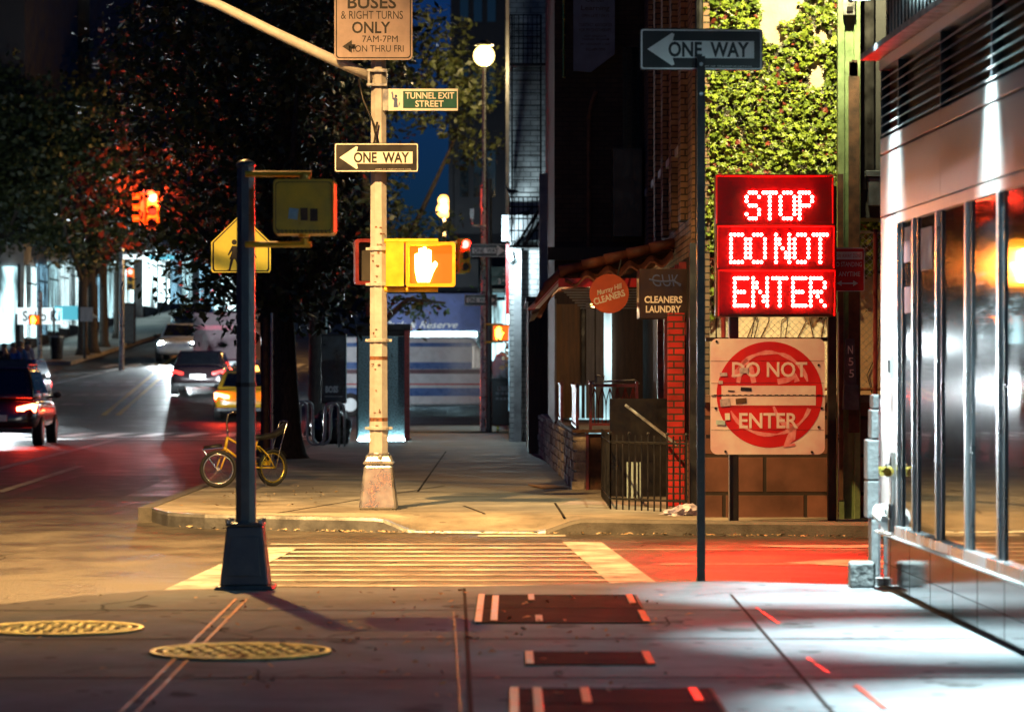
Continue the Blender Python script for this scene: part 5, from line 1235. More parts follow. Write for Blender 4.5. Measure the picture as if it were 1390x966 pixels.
for s in (-1, 1): c.tube([tw(WB - .235, .29 * s, .999), tw(WB - .35, .29 * s, .984)], .017, 8)
c.build('grip', M['seat_black'], hb, smooth=True)
c = MB(); rg = []
for (x, w, z, t_) in ((.40, .02, .64, .02), (.34, .05, .65, .035), (.2, .065, .655, .04), (.0, .08, .68, .045), (-.13, .085, .74, .05), (-.19, .07, .80, .045), (-.205, .04, .83, .03)):
    rg.append([(x, w * math.cos(2 * PI * i / 10), z + t_ * math.sin(2 * PI * i / 10)) for i in range(10)])
c.loft(rg); c.build('saddle', M['seat_black'], bk, smooth=True)
MB().tube([(.26, 0, .58), (.25, 0, .64)], .013, 8).build('seat_post', M['chrome'], bk)
c = MB()
for s in (-1, 1): c.tube([(0, .075 * s, ax), (-.08, .08 * s, .55), (-.17, .085 * s, .82), (-.19, .08 * s, .86)], .008, 6)
c.tube([(-.19, -.08, .86), (-.2, 0, .875), (-.19, .08, .86)], .008, 6); c.build('back_brace', M['chrome'], bk, smooth=True)
c = MB()
for s in (-1, 1):
    c.tube([tw(WB, .06 * s, ax), tw(WB + .17, .06 * s, .50)], .006, 6); c.tube([tw(WB - .10, .06 * s, .53), tw(WB + .18, .06 * s, .50)], .007, 6)
c.tube([tw(WB + .18, -.06, .50), tw(WB + .18, .06, .50)], .007, 6); c.build('front_rack', M['chrome'], bk)
c = MB(); a_ = tw(WB + .17, 0, .52); b_ = tw(WB - .08, 0, .55); c.tube([b_, a_], .03, 8); c.build('rack_bag', M['seat_black'], bk, smooth=True)
c = MB()
for (cx_, a0, a1, yw) in ((0, 15, 150, 0),):
    pts = [((R_ + .045) * math.cos(math.radians(a)) + cx_, 0, ax + (R_ + .045) * math.sin(math.radians(a))) for a in range(a0, a1, 12)]
    for (p, q) in zip(pts, pts[1:]): c.add([(p[0], -.03, p[2]), (p[0], .03, p[2]), (q[0], .03, q[2]), (q[0], -.03, q[2])], [(0, 1, 2, 3)])
c.build('mudguard', M['seat_black'], bk)
c = MB(); c.cyl((.40, -.03, .26), (.40, -.036, .26), .08, .08, 20); c.tube([(.40, -.05, .26), (.47, -.06, .14)], .009, 6); c.tube([(.40, .05, .26), (.33, .06, .38)], .009, 6); c.box(.44, .51, -.12, -.06, .125, .15); c.box(.29, .36, .06, .12, .37, .395); c.build('crankset', M['chrome'], bk)
MB().box(0, .42, -.055, -.045, .28, .345).build('chain_guard', M['bike_yellow'], bk)
MB().tube([(.30, .04, .25), (.24, .2, .01)], .007, 6).build('kick_stand', M['chrome'], bk)

# ---- wave bicycle rack
brk = thing('bicycle_rack', 'galvanised wave shaped bicycle rack behind the big tree', 'bicycle rack', (XA(433, 63.5), 63.5, 0.15))
def wave(dy):
    pts = []; k = 63.5 / F
    raw = [(-34, 60, 0), (-34, 20, 0)]
    pts = [(-.50, 0, .0), (-.50, 0, .62)]
    for i in range(1, 8): a = PI - PI * i / 8; pts.append((-.37 + .13 * math.cos(a), 0, .78 + .13 * math.sin(a)))
    pts.append((-.24, 0, .62)); pts.append((-.24, 0, .26))
    for i in range(1, 8): a = PI + PI * i / 8; pts.append((-.06 + .18 * math.cos(a), 0, .22 + .18 * math.sin(a)))
    pts.append((.12, 0, .4)); pts.append((.12, 0, .66))
    for i in range(1, 8): a = PI - PI * i / 8; pts.append((.26 + .14 * math.cos(a), 0, .74 + .14 * math.sin(a)))
    pts += [(.40, 0, .6), (.40, 0, .0)]
    return [(x + dy * .35, dy, z) for x, _, z in pts]
for dy in (0, .28): MB().tube(wave(dy), .026, 10).build('tube', M['rack_metal'], brk, smooth=True)

# ---- kiosk with frosted panel lit by a glow strip added at its foot, advertising panel, rubbish bags
kk = thing('phone_kiosk', 'tall dark phone kiosk with sparkling frosted panels lit from below', 'kiosk', (XA(520, 68.9), 68.9, 0.15))
k_ = 68.9 / F; w0, w1 = -36 * k_, 36 * k_
c = MB(); c.box(w0, w1, .10, 1.1, 2.28, 2.52); c.box(w0 - .02, w1 + .02, .06, 1.1, 2.40, 2.54); c.build('roof', M['black_metal'], kk, bevel=.015)
c = MB(); c.box(29 * k_, w1, 0, .2, 0, 2.40); c.build('frame_post', M['oxblood'], kk)
MB().box(w0, w0 + .03, 0, .2, 0, 2.4).build('frame_edge', M['black_metal'], kk)
fro = mat('frosted_panel', (0.30, 0.42, 0.46), 0.42, col2=(0.03, 0.05, 0.06), scale=42, detail=2, metal=.3, bump=.4, bscale=60)
for (a, b) in ((w0 + .031, -6 * k_), (6 * k_, 29 * k_ - .001)):
    MB().box(a, b, .12, .14, .03, 2.27).build('frosted_panel', fro, kk)
    MB().box(a, b, .075, .10, .005, .035).build('added_foot_strip', emit('added_foot_glow', (.55, .93, 1.0), 220), kk)  # glowing strip added to brighten the panel towards its foot
MB().box(-6 * k_, 6 * k_, .05, .2, 0, 2.27).build('centre_post', M['black_metal'], kk)
c = MB(); c.box(w0, w1, .2, 1.1, 0, .05); c.build('floor', M['black_metal'], kk)
ap = thing('advertising_panel', 'dark poster panel with pale lettering beside the bicycle rack', 'poster panel', (XA(453, 71.5), 71.5, 0.15))
k_ = 71.5 / F
c = MB(); c.box(-17 * k_, 17 * k_, 0, .25, .78, 2.35); c.build('panel', M['black_metal'], ap, bevel=.015)
c = MB(); c.box(-12 * k_, -8 * k_, .08, .18, 0, .78); c.box(8 * k_, 12 * k_, .08, .18, 0, .78); c.build('stand', M['black_metal'], ap)
c = MB(); c.prism([(-15 * k_, .83), (15 * k_, .83), (15 * k_, 2.3), (-15 * k_, 2.3)], -.004, -.0005); c.build('poster', mat('poster_dark', (.05, .058, .066), .35, col2=(.012, .014, .016), scale=4), ap)
c = MB(); c.text('BOSS', -2.5 * k_, 1.10, 17 * k_, .15, -.006, bold=.03); c.build('lettering', M['white'], ap); c = MB(); c.box(-12 * k_, 12 * k_, -.006, -.0045, .93, .95); c.build('small_print', M['grey_pillar'], ap)
def lump(name, m, loc, sc, seed, lab, cat):
    r = random.Random(seed); b = MB(); b.ball((0, 0, 0), 1, 16, 10); o = b.build(name, m, None, smooth=True)
    for v in o.data.vertices:
        n = v.co.copy(); d = 1 + .16 * math.sin(n.x * 5 + seed) * math.cos(n.y * 6 + seed * 2) + .12 * math.sin(n.z * 9 + n.x * 7) + r.uniform(-.05, .05)
        v.co = Vector((n.x * sc[0] * d, n.y * sc[1] * d, max(-.8, n.z) * sc[2] * d + sc[2] * .82))
    o.location = loc; return tag(o, lab, cat)
lump('rubbish_bag', M['binbag'], (XA(458, 66), 66, .15), (.30, .25, .42), 2, 'shiny black rubbish bag behind the bicycle rack', 'rubbish bag')
lump('rubbish_bag', M['binbag'], (XA(436, 67), 67.2, .15), (.24, .22, .34), 5, 'smaller black rubbish bag against the slim tree', 'rubbish bag')
lt = MB(); lt.ball((0, 0, 0), 1, 22, 10); o = lt.build('plastic_bag', M['bag'], None)
for v in o.data.vertices:
    n = v.co.copy(); d = 1 + rnd.uniform(-.35, .35); v.co = Vector((n.x * .19 * d, n.y * .12 * d, max(-.3, n.z) * .055 * d * (1.3 + n.x) + .02))
o.location = (XA(922, 33.9), 33.9, .15); tag(o, 'crumpled pale lilac plastic bag at the foot of the iron fence', 'plastic bag')
o = MB().box(-.17, .17, -.4, .4, 0, .015).build('cardboard_sheet', M['card']); o.location = (XA(744, 41.6), 41.8, .155); o.rotation_euler = (0.02, 0.03, .25); tag(o, 'flattened brown cardboard beside the rubble wall', 'cardboard')

# ---- black planter bins before the porch
def bin_(lab, px, D, w):
    t = thing('black_bin', lab, 'bin', (XA(px, D), D, .15), 'black bins before the boarded porch')
    c = MB(); c.taper(.17, w * .95, .7, 1.28, w, .8); c.build('body', M['sign_black'], t, bevel=.02)
    c = MB(); c.box(-w / 2 - .02, w / 2 + .02, -.43, .43, 1.281, 1.33); c.build('rim', M['black_metal'], t)
    for sx in (-1, 1):
        c = MB(); c.cyl((sx * w * .3 - .03, -.3, .085), (sx * w * .3 + .03, -.3, .085), .085, .085, 14); c.build('wheel', M['brass'], t)  # brass colour stands in for golden light on the wheels
    c = MB(); c.text('LIBERTY', 0, 1.08, w * .62, .11, -.402, bold=.02)
    for (z, n) in ((.93, 5), (.80, 6)):
        for i in range(n): c.box(-w * .36 + i * w * .72 / n, -w * .36 + (i + .7) * w * .72 / n, -.398, -.392, z, z + .06)
    c.build('lettering', mat('bin_letters', (.22, .22, .24), .6), t)
    return t
bin_('black wheeled bin with lettering nearest the avenue corner', 689, 78.2, .80); bin_('dark wheeled bin half hidden behind the oxblood railing', 729, 77.0, .75)
lump('white_sack', M['cloth_white'], (XA(682, 78.3), 78.3, 1.48), (.26, .22, .34), 4, 'pale sack lying on top of the left black bin', 'sack')
pt = thing('dried_plant', 'dry brown plant sticking up behind the black bins', 'plant', (XA(733, 75.5), 75.9, .15))
crown_mesh([(0, 0, 2.0, .42, .3, .45)], 500, .2, 12).build('leaves', M['dry_leaf'], pt)
c = MB()
for k in range(7): c.tube([(0, 0, 0), (.05 * (k - 3), 0, 1.2), (.13 * (k - 3), rnd.uniform(-.2, .2), 2.1)], .02, 5)
c.build('stem', M['bark'], pt); MB().taper(0, .4, .4, .5, .5, .5).build('pot', M['black_metal'], pt)

# ---- lamp posts, signals and signs by the avenue
lp1 = thing('street_lamp', 'pale street lamp post with a bright yellow lamp beside the blue post', 'street lamp', (XA(657, 79.6), 79.6, .15))
c = MB(); c.cyl((0, 0, 0), (0, 0, 6.1), .10, .075, 12); c.cyl((0, 0, 5.6), (0, 0, 6.2), .10, .10, 12); c.tube([(0, 0, 6.1), (0, 0, 9.25)], .05, 8); c.build('shaft', M['post_silver'], lp1)
hdm = MB(); hdm.ball((0, 0, 9.42), .27, 16, 10); hdm.build('lamp_globe', M['sodium'], lp1, smooth=True)
MB().cyl((0, 0, 9.68), (0, 0, 9.8), .26, .1, 16).build('lamp_cap', M['black_metal'], lp1)
l = point('street_lamp_light', (0, 0, 9.0), 450, (1, .72, .34), .2); l.parent = lp1; l.location = (.1, 1.0, 9.1)
bp_ = thing('blue_signal_post', 'blue grey signal post carrying one way and avenue signs', 'post', (XA(663.5, 79), 79, .15))
c = MB(); c.cyl((0, 0, 0), (0, 0, 6.3), .085, .075, 10); c.build('shaft', M['post_dark'], bp_)
c = MB(); c.tube([(0, 0, 5.1), (-.4, 0, 5.12), (-.42, 0, 5.3)], .03, 8); c.box(-.47, -.37, -.05, .05, 5.3, 5.55); c.build('sensor_arm', M['galv'], bp_)
oneway('upper of two small one way signs on the blue grey post by the avenue', Vector((XA(663, 78.8), 78.8, ZA(340, 78.8))), 0, True, .93, .33, whole=False)
oneway('lower of two small one way signs on the blue grey post by the avenue', Vector((XA(652.5, 79.3), 79.45, ZA(407, 79.3))), 0, True, .82, .29, whole=False)
for (lab, pa, pb, ya, yb, d) in (('wider green avenue sign, upper of the two on the blue post', 667, 701, 362, 375, 78.85), ('shorter green avenue sign, lower of the two on the blue post', 667, 687, 376, 387, 78.86)):
    k_ = d / F; t = thing('avenue_sign', lab, 'sign', (XA(pa, d), d, ZA(yb, d)), 'avenue name signs')
    w, h = (pb - pa) * k_, (yb - ya) * k_
    c = MB(); c.box(0, w, 0, .015, 0, h); c.build('plate', M['sign_green'], t)
    c = MB(); c.text('3', w * .55, h * .48, h * .38, h * .66, -.003, bold=.02); c.text('AV', w * .86, h * .6, h * .42, h * .32, -.003, bold=.02); c.build('lettering', M['white'], t)
ps4 = ped_signal('small distant pedestrian signal with orange hand by the avenue', Vector((XA(680.5, 78.7), 78.65, ZA(452, 78.7))), 0, 'hand_far', sz=.46)
c = MB()
for z in (.22, -.22): c.tube([(-.38, .1, z), (.05, .1, z)], .022, 8)
c.build('bracket', M['sig_yellow'], ps4)
def traffic_signal(lab, loc, rz, lit, s=1.0):
    t = thing('traffic_signal', lab, 'traffic signal', loc, 'traffic signals', rz); t.scale = (s, s, s)
    c = MB(); c.box(-.14, .14, 0, .2, -.42, .42); c.build('housing', M['sig_yellow'], t, bevel=.02)
    for i in range(3):
        z = .28 - i * .28
        l_ = MB(); l_.cyl((0, -.005, z), (0, -.02, z), .10, .10, 18); l_.build('lens', M['red_lens'] if i == lit else M['sig_dark'], t)
        v = MB(); n = 14; vs = []
        for j in range(n + 1):
            a = math.radians(-30 + 240 * j / n)
            for (r, y) in ((.115, 0), (.115, -.17), (.108, -.17), (.108, 0)): vs.append((r * math.cos(a), y, z + r * math.sin(a)))
        fs_ = []
        for j in range(n):
            for q in range(4): fs_.append((j * 4 + q, j * 4 + (q + 1) % 4, (j + 1) * 4 + (q + 1) % 4, (j + 1) * 4 + q))
        v.add(vs, fs_); v.build('visor', M['sig_yellow'], t)
    return t
traffic_signal('yellow traffic signal with a red lens beside the glowing hand signal', Vector((XA(631, 79.2), 79.1, ZA(347, 79.2))), math.radians(18), 0)
traffic_signal('plain yellow side of a second signal head by the avenue post', Vector((XA(620, 79.4), 79.3, ZA(349, 79.4))), math.radians(-70), None)
# big red signal on a mast arm over the broad street
ma = thing('signal_mast', 'dark signal mast reaching through the leaves over the roadway', 'mast', (-4.75, 79.5, .15))
c = MB(); c.cyl((0, 0, 0), (0, 0, 7), .12, .09, 10); c.tube([(0, 0, 5.4), (-1.6, 0, 5.75), (-4.7, -.1, 5.95)], [.07, .06, .045], 8); c.build('mast', M['post_dark'], ma)
rs_ = traffic_signal('glowing red traffic signal hanging among the orange lit leaves', Vector((XA(208, 79), 78.9, ZA(286, 79))), 0, 0, 1.15)
point('signal_glow', (0, -.5, .28), 520, (1, .05, .02), .1).parent = rs_
traffic_signal('unlit orange signal head left of the glowing red one', Vector((XA(189, 79.4), 79.4, ZA(283, 79.4))), math.radians(-80), None, 1.0)
mb_ = thing('sign_gantry', 'thin gantry arm with one white and one blue hanging board', 'gantry', (XA(165, 118), 118, gz(118)))
k_ = 118 / F; zt = ZA(343, 118) - gz(118)
c = MB(); c.cyl((0, 0, 0), (0, 0, zt + .2), .10, .08, 8); c.tube([(0, 0, zt), (2.35, 0, zt + .02)], .045, 6); c.build('arm', M['galv'], mb_)
MB().box(0.0, .85, -.05, 0, zt - .24, zt - .07).build('white_board', M['white_sign'], mb_); MB().box(1.02, 1.95, -.05, 0, zt - .26, zt - .07).build('blue_board', M['teal_sign'], mb_)
traffic_signal('small distant red traffic signal under the gantry arm', Vector((XA(178, 118), 117.8, ZA(379, 118))), 0, 0, .95)
sl2 = thing('street_lamp', 'farther street lamp with an orange glow above the hand signal', 'street lamp', (XA(603, 126), 126, gz(126)))
c = MB(); c.cyl((0, 0, 0), (0, 0, ZA(293, 126) - gz(126)), .1, .06, 10); c.build('shaft', M['post_silver'], sl2)
for (dx, py, r) in ((0, 285, .32), (-.03, 272, .22)): MB().ball((dx, 0, ZA(py, 126) - gz(126)), r, 14, 8).build('lamp_globe', M['sodium2'], sl2, smooth=True)
point('lamp_light', (0, -.6, ZA(281, 126) - gz(126)), 3500, (1, .5, .14), .3).parent = sl2
# posts, boards and cabinet on the far left pavement
for (px, py, nm, lab) in ((22, 426, 'dark_post', 'thin dark post before the white lit fascia'), (73, 418, 'dark_post', 'thin dark post before the teal sign board'), (115, 415, 'dark_post', 'thin dark post carrying the grey board')):
    D = 123.5; t = thing(nm, lab, 'post', (XA(px, D), D, gz(D) + .15)); MB().cyl((0, 0, 0), (0, 0, ZA(py, D) - gz(D) - .15), .055, .05, 8).build('shaft', M['black_metal'], t)
t = thing('pale_post', 'pale thick post beside the orange light on the far left corner', 'post', (XA(54, 124), 124, gz(124) + .15)); MB().cyl((0, 0, 0), (0, 0, 2.6), .09, .09, 10).build('shaft', M['post_silver'], t)
gbd = thing('grey_board', 'grey street board on the thin dark post at far left', 'sign', (XA(117, 123.3), 123.35, ZA(436, 123.3)))
c = MB(); c.box(-.25, .25, 0, .03, 0, .55); c.build('plate', M['grey_pillar'], gbd)
ps5 = ped_signal('tiny far left pedestrian signal with an orange light', Vector((XA(47, 123.6), 123.6, ZA(434, 123.6))), 0, 'hand_far', sz=.42)
tcn = thing('litter_bin', 'dark slatted litter bin on the far left corner', 'litter bin', (XA(77, 123.2), 123.2, gz(123.2) + .15))
c = MB(); c.cyl((0, 0, 0), (0, 0, .85), .22, .28, 14); c.build('basket', M['black_metal'], tcn); MB().cyl((0, 0, .851), (0, 0, .89), .30, .30, 14).build('rim', M['galv'], tcn)
cb = thing('street_cabinet', 'dark street cabinet between two tree trunks far left', 'cabinet', (XA(174, 136), 136, gz(136) + .15))
c = MB(); c.box(-.3, .3, -.2, .3, 0, 1.75); c.build('body', M['black_metal'], cb, bevel=.02); MB().box(-.26, .26, -.212, -.201, .1, 1.65).build('door', M['post_dark'], cb)

# ================================================================== vehicles (local y forward)
def vehicle(name, lab, cat, loc, rz, L, W, H, paint, tall=.0, lit=None, glass='glass_dark', group='cars on the broad street', rack=False, taxi=False):
    t = thing(name, lab, cat, loc, group, rz)
    hw = W / 2; zb = .62 + tall * .45; h0 = .24 + tall * .1
    st = [(-.50, .30, .40, .78), (-.485, .02, .93, .90), (-.44, 0, 1.0, .97), (-.25, 0, 1.0, 1.0), (0, 0, .98, 1.0), (.20, 0, .97, 1.0), (.36, 0, .90, .98), (.45, .02, .80, .93), (.49, .12, .66, .82), (.50, .3, .5, .75)]
    rings = []
    for (fy, lo, hi, fw) in st:
        z0, z1 = h0 + (zb + .32 - h0) * lo, h0 + (zb + .32 - h0) * hi; w = hw * fw; y = fy * L; zm = z0 + (z1 - z0) * .55
        rings.append([(-w * .90, y, z0), (w * .90, y, z0), (w * .99, y, z0 + (z1 - z0) * .25), (w, y, zm), (w * .965, y, z1 - (z1 - z0) * .10), (w * .88, y, z1), (-w * .88, y, z1), (-w * .965, y, z1 - (z1 - z0) * .10), (-w, y, zm), (-w * .99, y, z0 + (z1 - z0) * .25)])
    c = MB(); c.loft(rings); body = c.build('body', M[paint], t, smooth=True)
    md = body.modifiers.new('round', 'SUBSURF'); md.levels = 1; md.render_levels = 2
    zt = zb + .31
    suv = tall > .2
    ya0, ya1 = (-.485 * L if suv else -.40 * L), .22 * L; yb0, yb1 = (-.42 * L if suv else -.24 * L), .02 * L
    wa, wb = hw * .90, hw * .74
    q = [(-wa, ya0, zt - .02), (wa, ya0, zt - .02), (wa, ya1, zt - .02), (-wa, ya1, zt - .02), (-wb, yb0, H), (wb, yb0, H), (wb, yb1, H), (-wb, yb1, H)]
    c = MB(); c.add(q, [(0, 3, 2, 1), (4, 5, 6, 7), (0, 1, 5, 4), (1, 2, 6, 5), (2, 3, 7, 6), (3, 0, 4, 7)]); c.build('cabin', M[paint], t, bevel=.05, smooth=True)
    def pane(name, ids, u0, u1, v0, v1, m):
        A, B, Cc, Dd = [Vector(q[i]) for i in ids]; n = (B - A).cross(Dd - A).normalized()
        def at(u, v): return (A * (1 - u) + B * u) * (1 - v) + (Dd * (1 - u) + Cc * u) * v
        pts = [at(u0, v0), at(u1, v0), at(u1, v1), at(u0, v1)]
        c = MB(); c.add([p + n * .004 for p in pts] + [p + n * .014 for p in pts], [(0, 3, 2, 1), (4, 5, 6, 7), (0, 1, 5, 4), (1, 2, 6, 5), (2, 3, 7, 6), (3, 0, 4, 7)]); c.build(name, M[m], t)
    pane('rear_window', (0, 1, 5, 4), .08, .92, .12, .86, glass); pane('windscreen', (2, 3, 7, 6), .06, .94, .1, .9, 'glass_dark')
    for ids, fl in (((1, 2, 6, 5), 0), ((3, 0, 4, 7), 1)):
        for (a, b) in (((.06, .32), (.34, .60), (.62, .93)) if suv else ((.08, .45), (.48, .90))):
            pane('side_window', ids, a if not fl else 1 - b, b if not fl else 1 - a, .14, .86, 'glass_dark')
    r = .33 if suv else .31
    for sx in (-1, 1):
        for fy in (-.30, .31):
            w = bpy.data.objects.new('wheel', None); link(w); w.parent = t; w.location = (sx * (hw - .10), fy * L, r)
            c = MB(); c.cyl((-.11, 0, 0), (.11, 0, 0), r, r, 24); c.build('tyre', M['tyre'], w, bevel=.025)
            c = MB()
            for s2 in (-1, 1): c.cyl((s2 * .112, 0, 0), (s2 * .118, 0, 0), r * .66, r * .62, 20)
            c.build('rim', M['alu'], w)
        c = MB(); zl = zt - .30
        c.add([(sx * hw * .50, -.498 * L, zl + .01), (sx * hw * .93, -.472 * L, zl - .02), (sx * hw * .955, -.44 * L, zl + .16), (sx * hw * .86, -.488 * L, zl + .17), (sx * hw * .50, -.50 * L + .0, zl + .09)][::sx], [(0, 1, 2, 3, 4)])
        for v in list(c.v): pass
        n0 = len(c.v); c.v = [(x, y - .02, z) for x, y, z in c.v]; c.build('tail_lamp', M['tail'] if lit == 'tail' else M['tail_dim'], t)
        c = MB(); c.ball((sx * hw * .70, .482 * L, zl + .03), .09, 10, 6, (1.3, .5, .8)); c.build('headlight', M['head'] if lit == 'head' else M['chrome'], t)
        c = MB(); c.ball((sx * (hw + .10), .16 * L, zt + .04), .10, 10, 6, (1.0, .6, .75)); c.tube([(sx * hw * .9, .17 * L, zt - .02), (sx * (hw + .1), .165 * L, zt + .02)], .025, 6); c.build('wing_mirror', M['sign_black'], t, smooth=True)
    if lit:
        l = spot('headlight_beam', (0, .52 * L, .68), (0, .52 * L + 14, 0.25), 5000 if lit == 'head' else 6000, (.82, .95, 1.0), 70, .8, .12); l.parent = t
    c = MB(); c.box(-hw * .86, hw * .86, -.512 * L, -.47 * L, h0 + .02, h0 + .14); c.build('bumper', M['sign_black'], t, bevel=.02)
    c = MB(); c.box(-.26, .26, -.5 * L - .035, -.5 * L - .01, h0 + .28, h0 + .42); c.build('number_plate', M['white'], t)
    if rack:
        c = MB()
        for s in (-1, 1): c.tube([(s * wb * .95, yb0 + .1, H), (s * wb * .95, yb0 + .15, H + .06), (s * wb * .95, yb1 - .2, H + .06), (s * wb * .95, yb1 - .1, H)], .018, 6)
        c.build('roof_rail', M['galv'], t)
    if taxi:
        c = MB(); c.taper(H, .5, .2, H + .16, .42, .12, 0, -.1 * L); c.build('roof_sign', M['sodium2'], t, bevel=.02)
    return t
vehicle('parked_car', 'dark red tinted estate car with bright tail lamps at the left edge', 'car', (XA(-8, 70.5), 72.4, 0), math.radians(2), 4.5, 1.9, 1.74, 'car_dark', .32, 'tail', rack=True)
vehicle('oncoming_car', 'dark oncoming car with dazzling headlights behind the red lit estate', 'car', (XA(18, 95) - .15, 96, gz(95)), PI, 4.5, 1.82, 1.62, 'car_navy', .3, 'head')
vehicle('yellow_taxi', 'yellow taxi seen from behind beyond the bicycle', 'taxi', (XA(333, 91.5), 93.8, gz(92)), math.radians(1), 4.9, 1.98, 1.42, 'taxi', .0, 'tail', taxi=True)
vehicle('dark_car', 'dark wine coloured car ahead of the yellow taxi', 'car', (XA(272, 104), 105, gz(104)), math.radians(1), 4.6, 1.85, 1.42, 'car_dark', .0, None)
vehicle('oncoming_car', 'oncoming car coming down the hill with a starlike headlight glare', 'car', (XA(238, 122), 125, gz(124)), PI, 4.6, 1.82, 1.5, 'van_white', .1, 'head')
vehicle('oncoming_car', 'small pale car farther up the hill behind the headlight glare', 'car', (XA(257, 146), 148, gz(147)), PI, 4.6, 1.82, 1.5, 'car_navy', .1, None)
# box truck seen from behind
tk = thing('box_truck', 'wine coloured box truck climbing the hill seen from behind', 'truck', (XA(302, 113), 113, gz(113)))
c = MB(); c.box(-1.05, 1.05, 0, 4.2, .65, 2.35); c.build('box', M['truck_wine'], tk, bevel=.04)
c = MB(); c.box(-1.04, 1.04, -.02, -.001, 1.72, 1.88); c.build('red_stripe', mat('truck_stripe', (.6, .12, .18), .4), tk)
c = MB(); c.box(-.98, -.03, -.012, -.001, .72, 1.68); c.box(.03, .98, -.012, -.001, .72, 1.68); c.build('door', M['truck_wine'], tk, bevel=.01)
c = MB(); c.box(-1.0, 1.0, -.15, .1, .45, .6); c.build('bumper', M['galv'], tk)
c = MB(); c.box(-1.0, 1.0, 4.3, 6, .5, 2.2); c.build('cab', M['truck_wine'], tk, bevel=.12)
for s in (-1, 1):
    MB().box(s * .92 - .1, s * .92 + .1, -.05, -.001, .66, .80).build('tail_lamp', M['tail'], tk)
    for y in (.9, 5.0): MB().cyl((s * .75, y, .42), (s * .98, y, .42), .42, .42, 20).build('wheel', M['tyre'], tk, bevel=.03)
# van put in for passing traffic; its bands imitate the light streaks
dv = thing('delivery_van', 'white delivery van crossing on the avenue, banded in imitation of light streaks', 'van', (-2.9, 95.0, gz(95) - .1))
c = MB(); pr = [(-3.0, .35), (3.3, .35), (3.4, .9), (3.1, 1.25), (2.4, 1.42), (1.8, 2.28), (1.6, 2.38), (-2.95, 2.38), (-3.05, 2.2)]
c.prism(pr, -1.0, 1.0); c.build('body', M['van_white'], dv, bevel=.06)
for (z0, z1, m) in ((2.08, 2.2, 'streak_blue'), (1.42, 1.62, 'streak_blue'), (1.28, 1.41, 'truck_wine'), (.95, .99, 'sign_red'), (.62, .86, 'streak_blue')):
    MB().box(-2.9, 1.7 if z1 > 1.5 else 3.0, -1.012, -1.001, z0, z1).build('light_streak_band', M[m], dv)
MB().prism([(1.72, 1.45), (2.3, 1.45), (1.9, 2.1), (1.72, 2.1)], -1.012, -1.001).build('side_window', M['glass_dark'], dv)
for x in (-1.9, 2.3):
    for s in (-1, 1):
        w = bpy.data.objects.new('wheel', None); link(w); w.parent = dv; w.location = (x, s * .9, .36)
        MB().cyl((0, -.12, 0), (0, .12, 0), .36, .36, 24).build('tyre', M['tyre'], w, bevel=.03); MB().cyl((0, -.128, 0), (0, .128, 0), .2, .2, 18).build('rim', M['alu'], w)
MB().box(3.36, 3.44, -.85, -.6, .75, .95).build('headlight', M['chrome'], dv)
MB().box(-3.08, -3.04, -.95, -.8, .8, 1.3).build('tail_lamp', M['tail_dim'], dv)

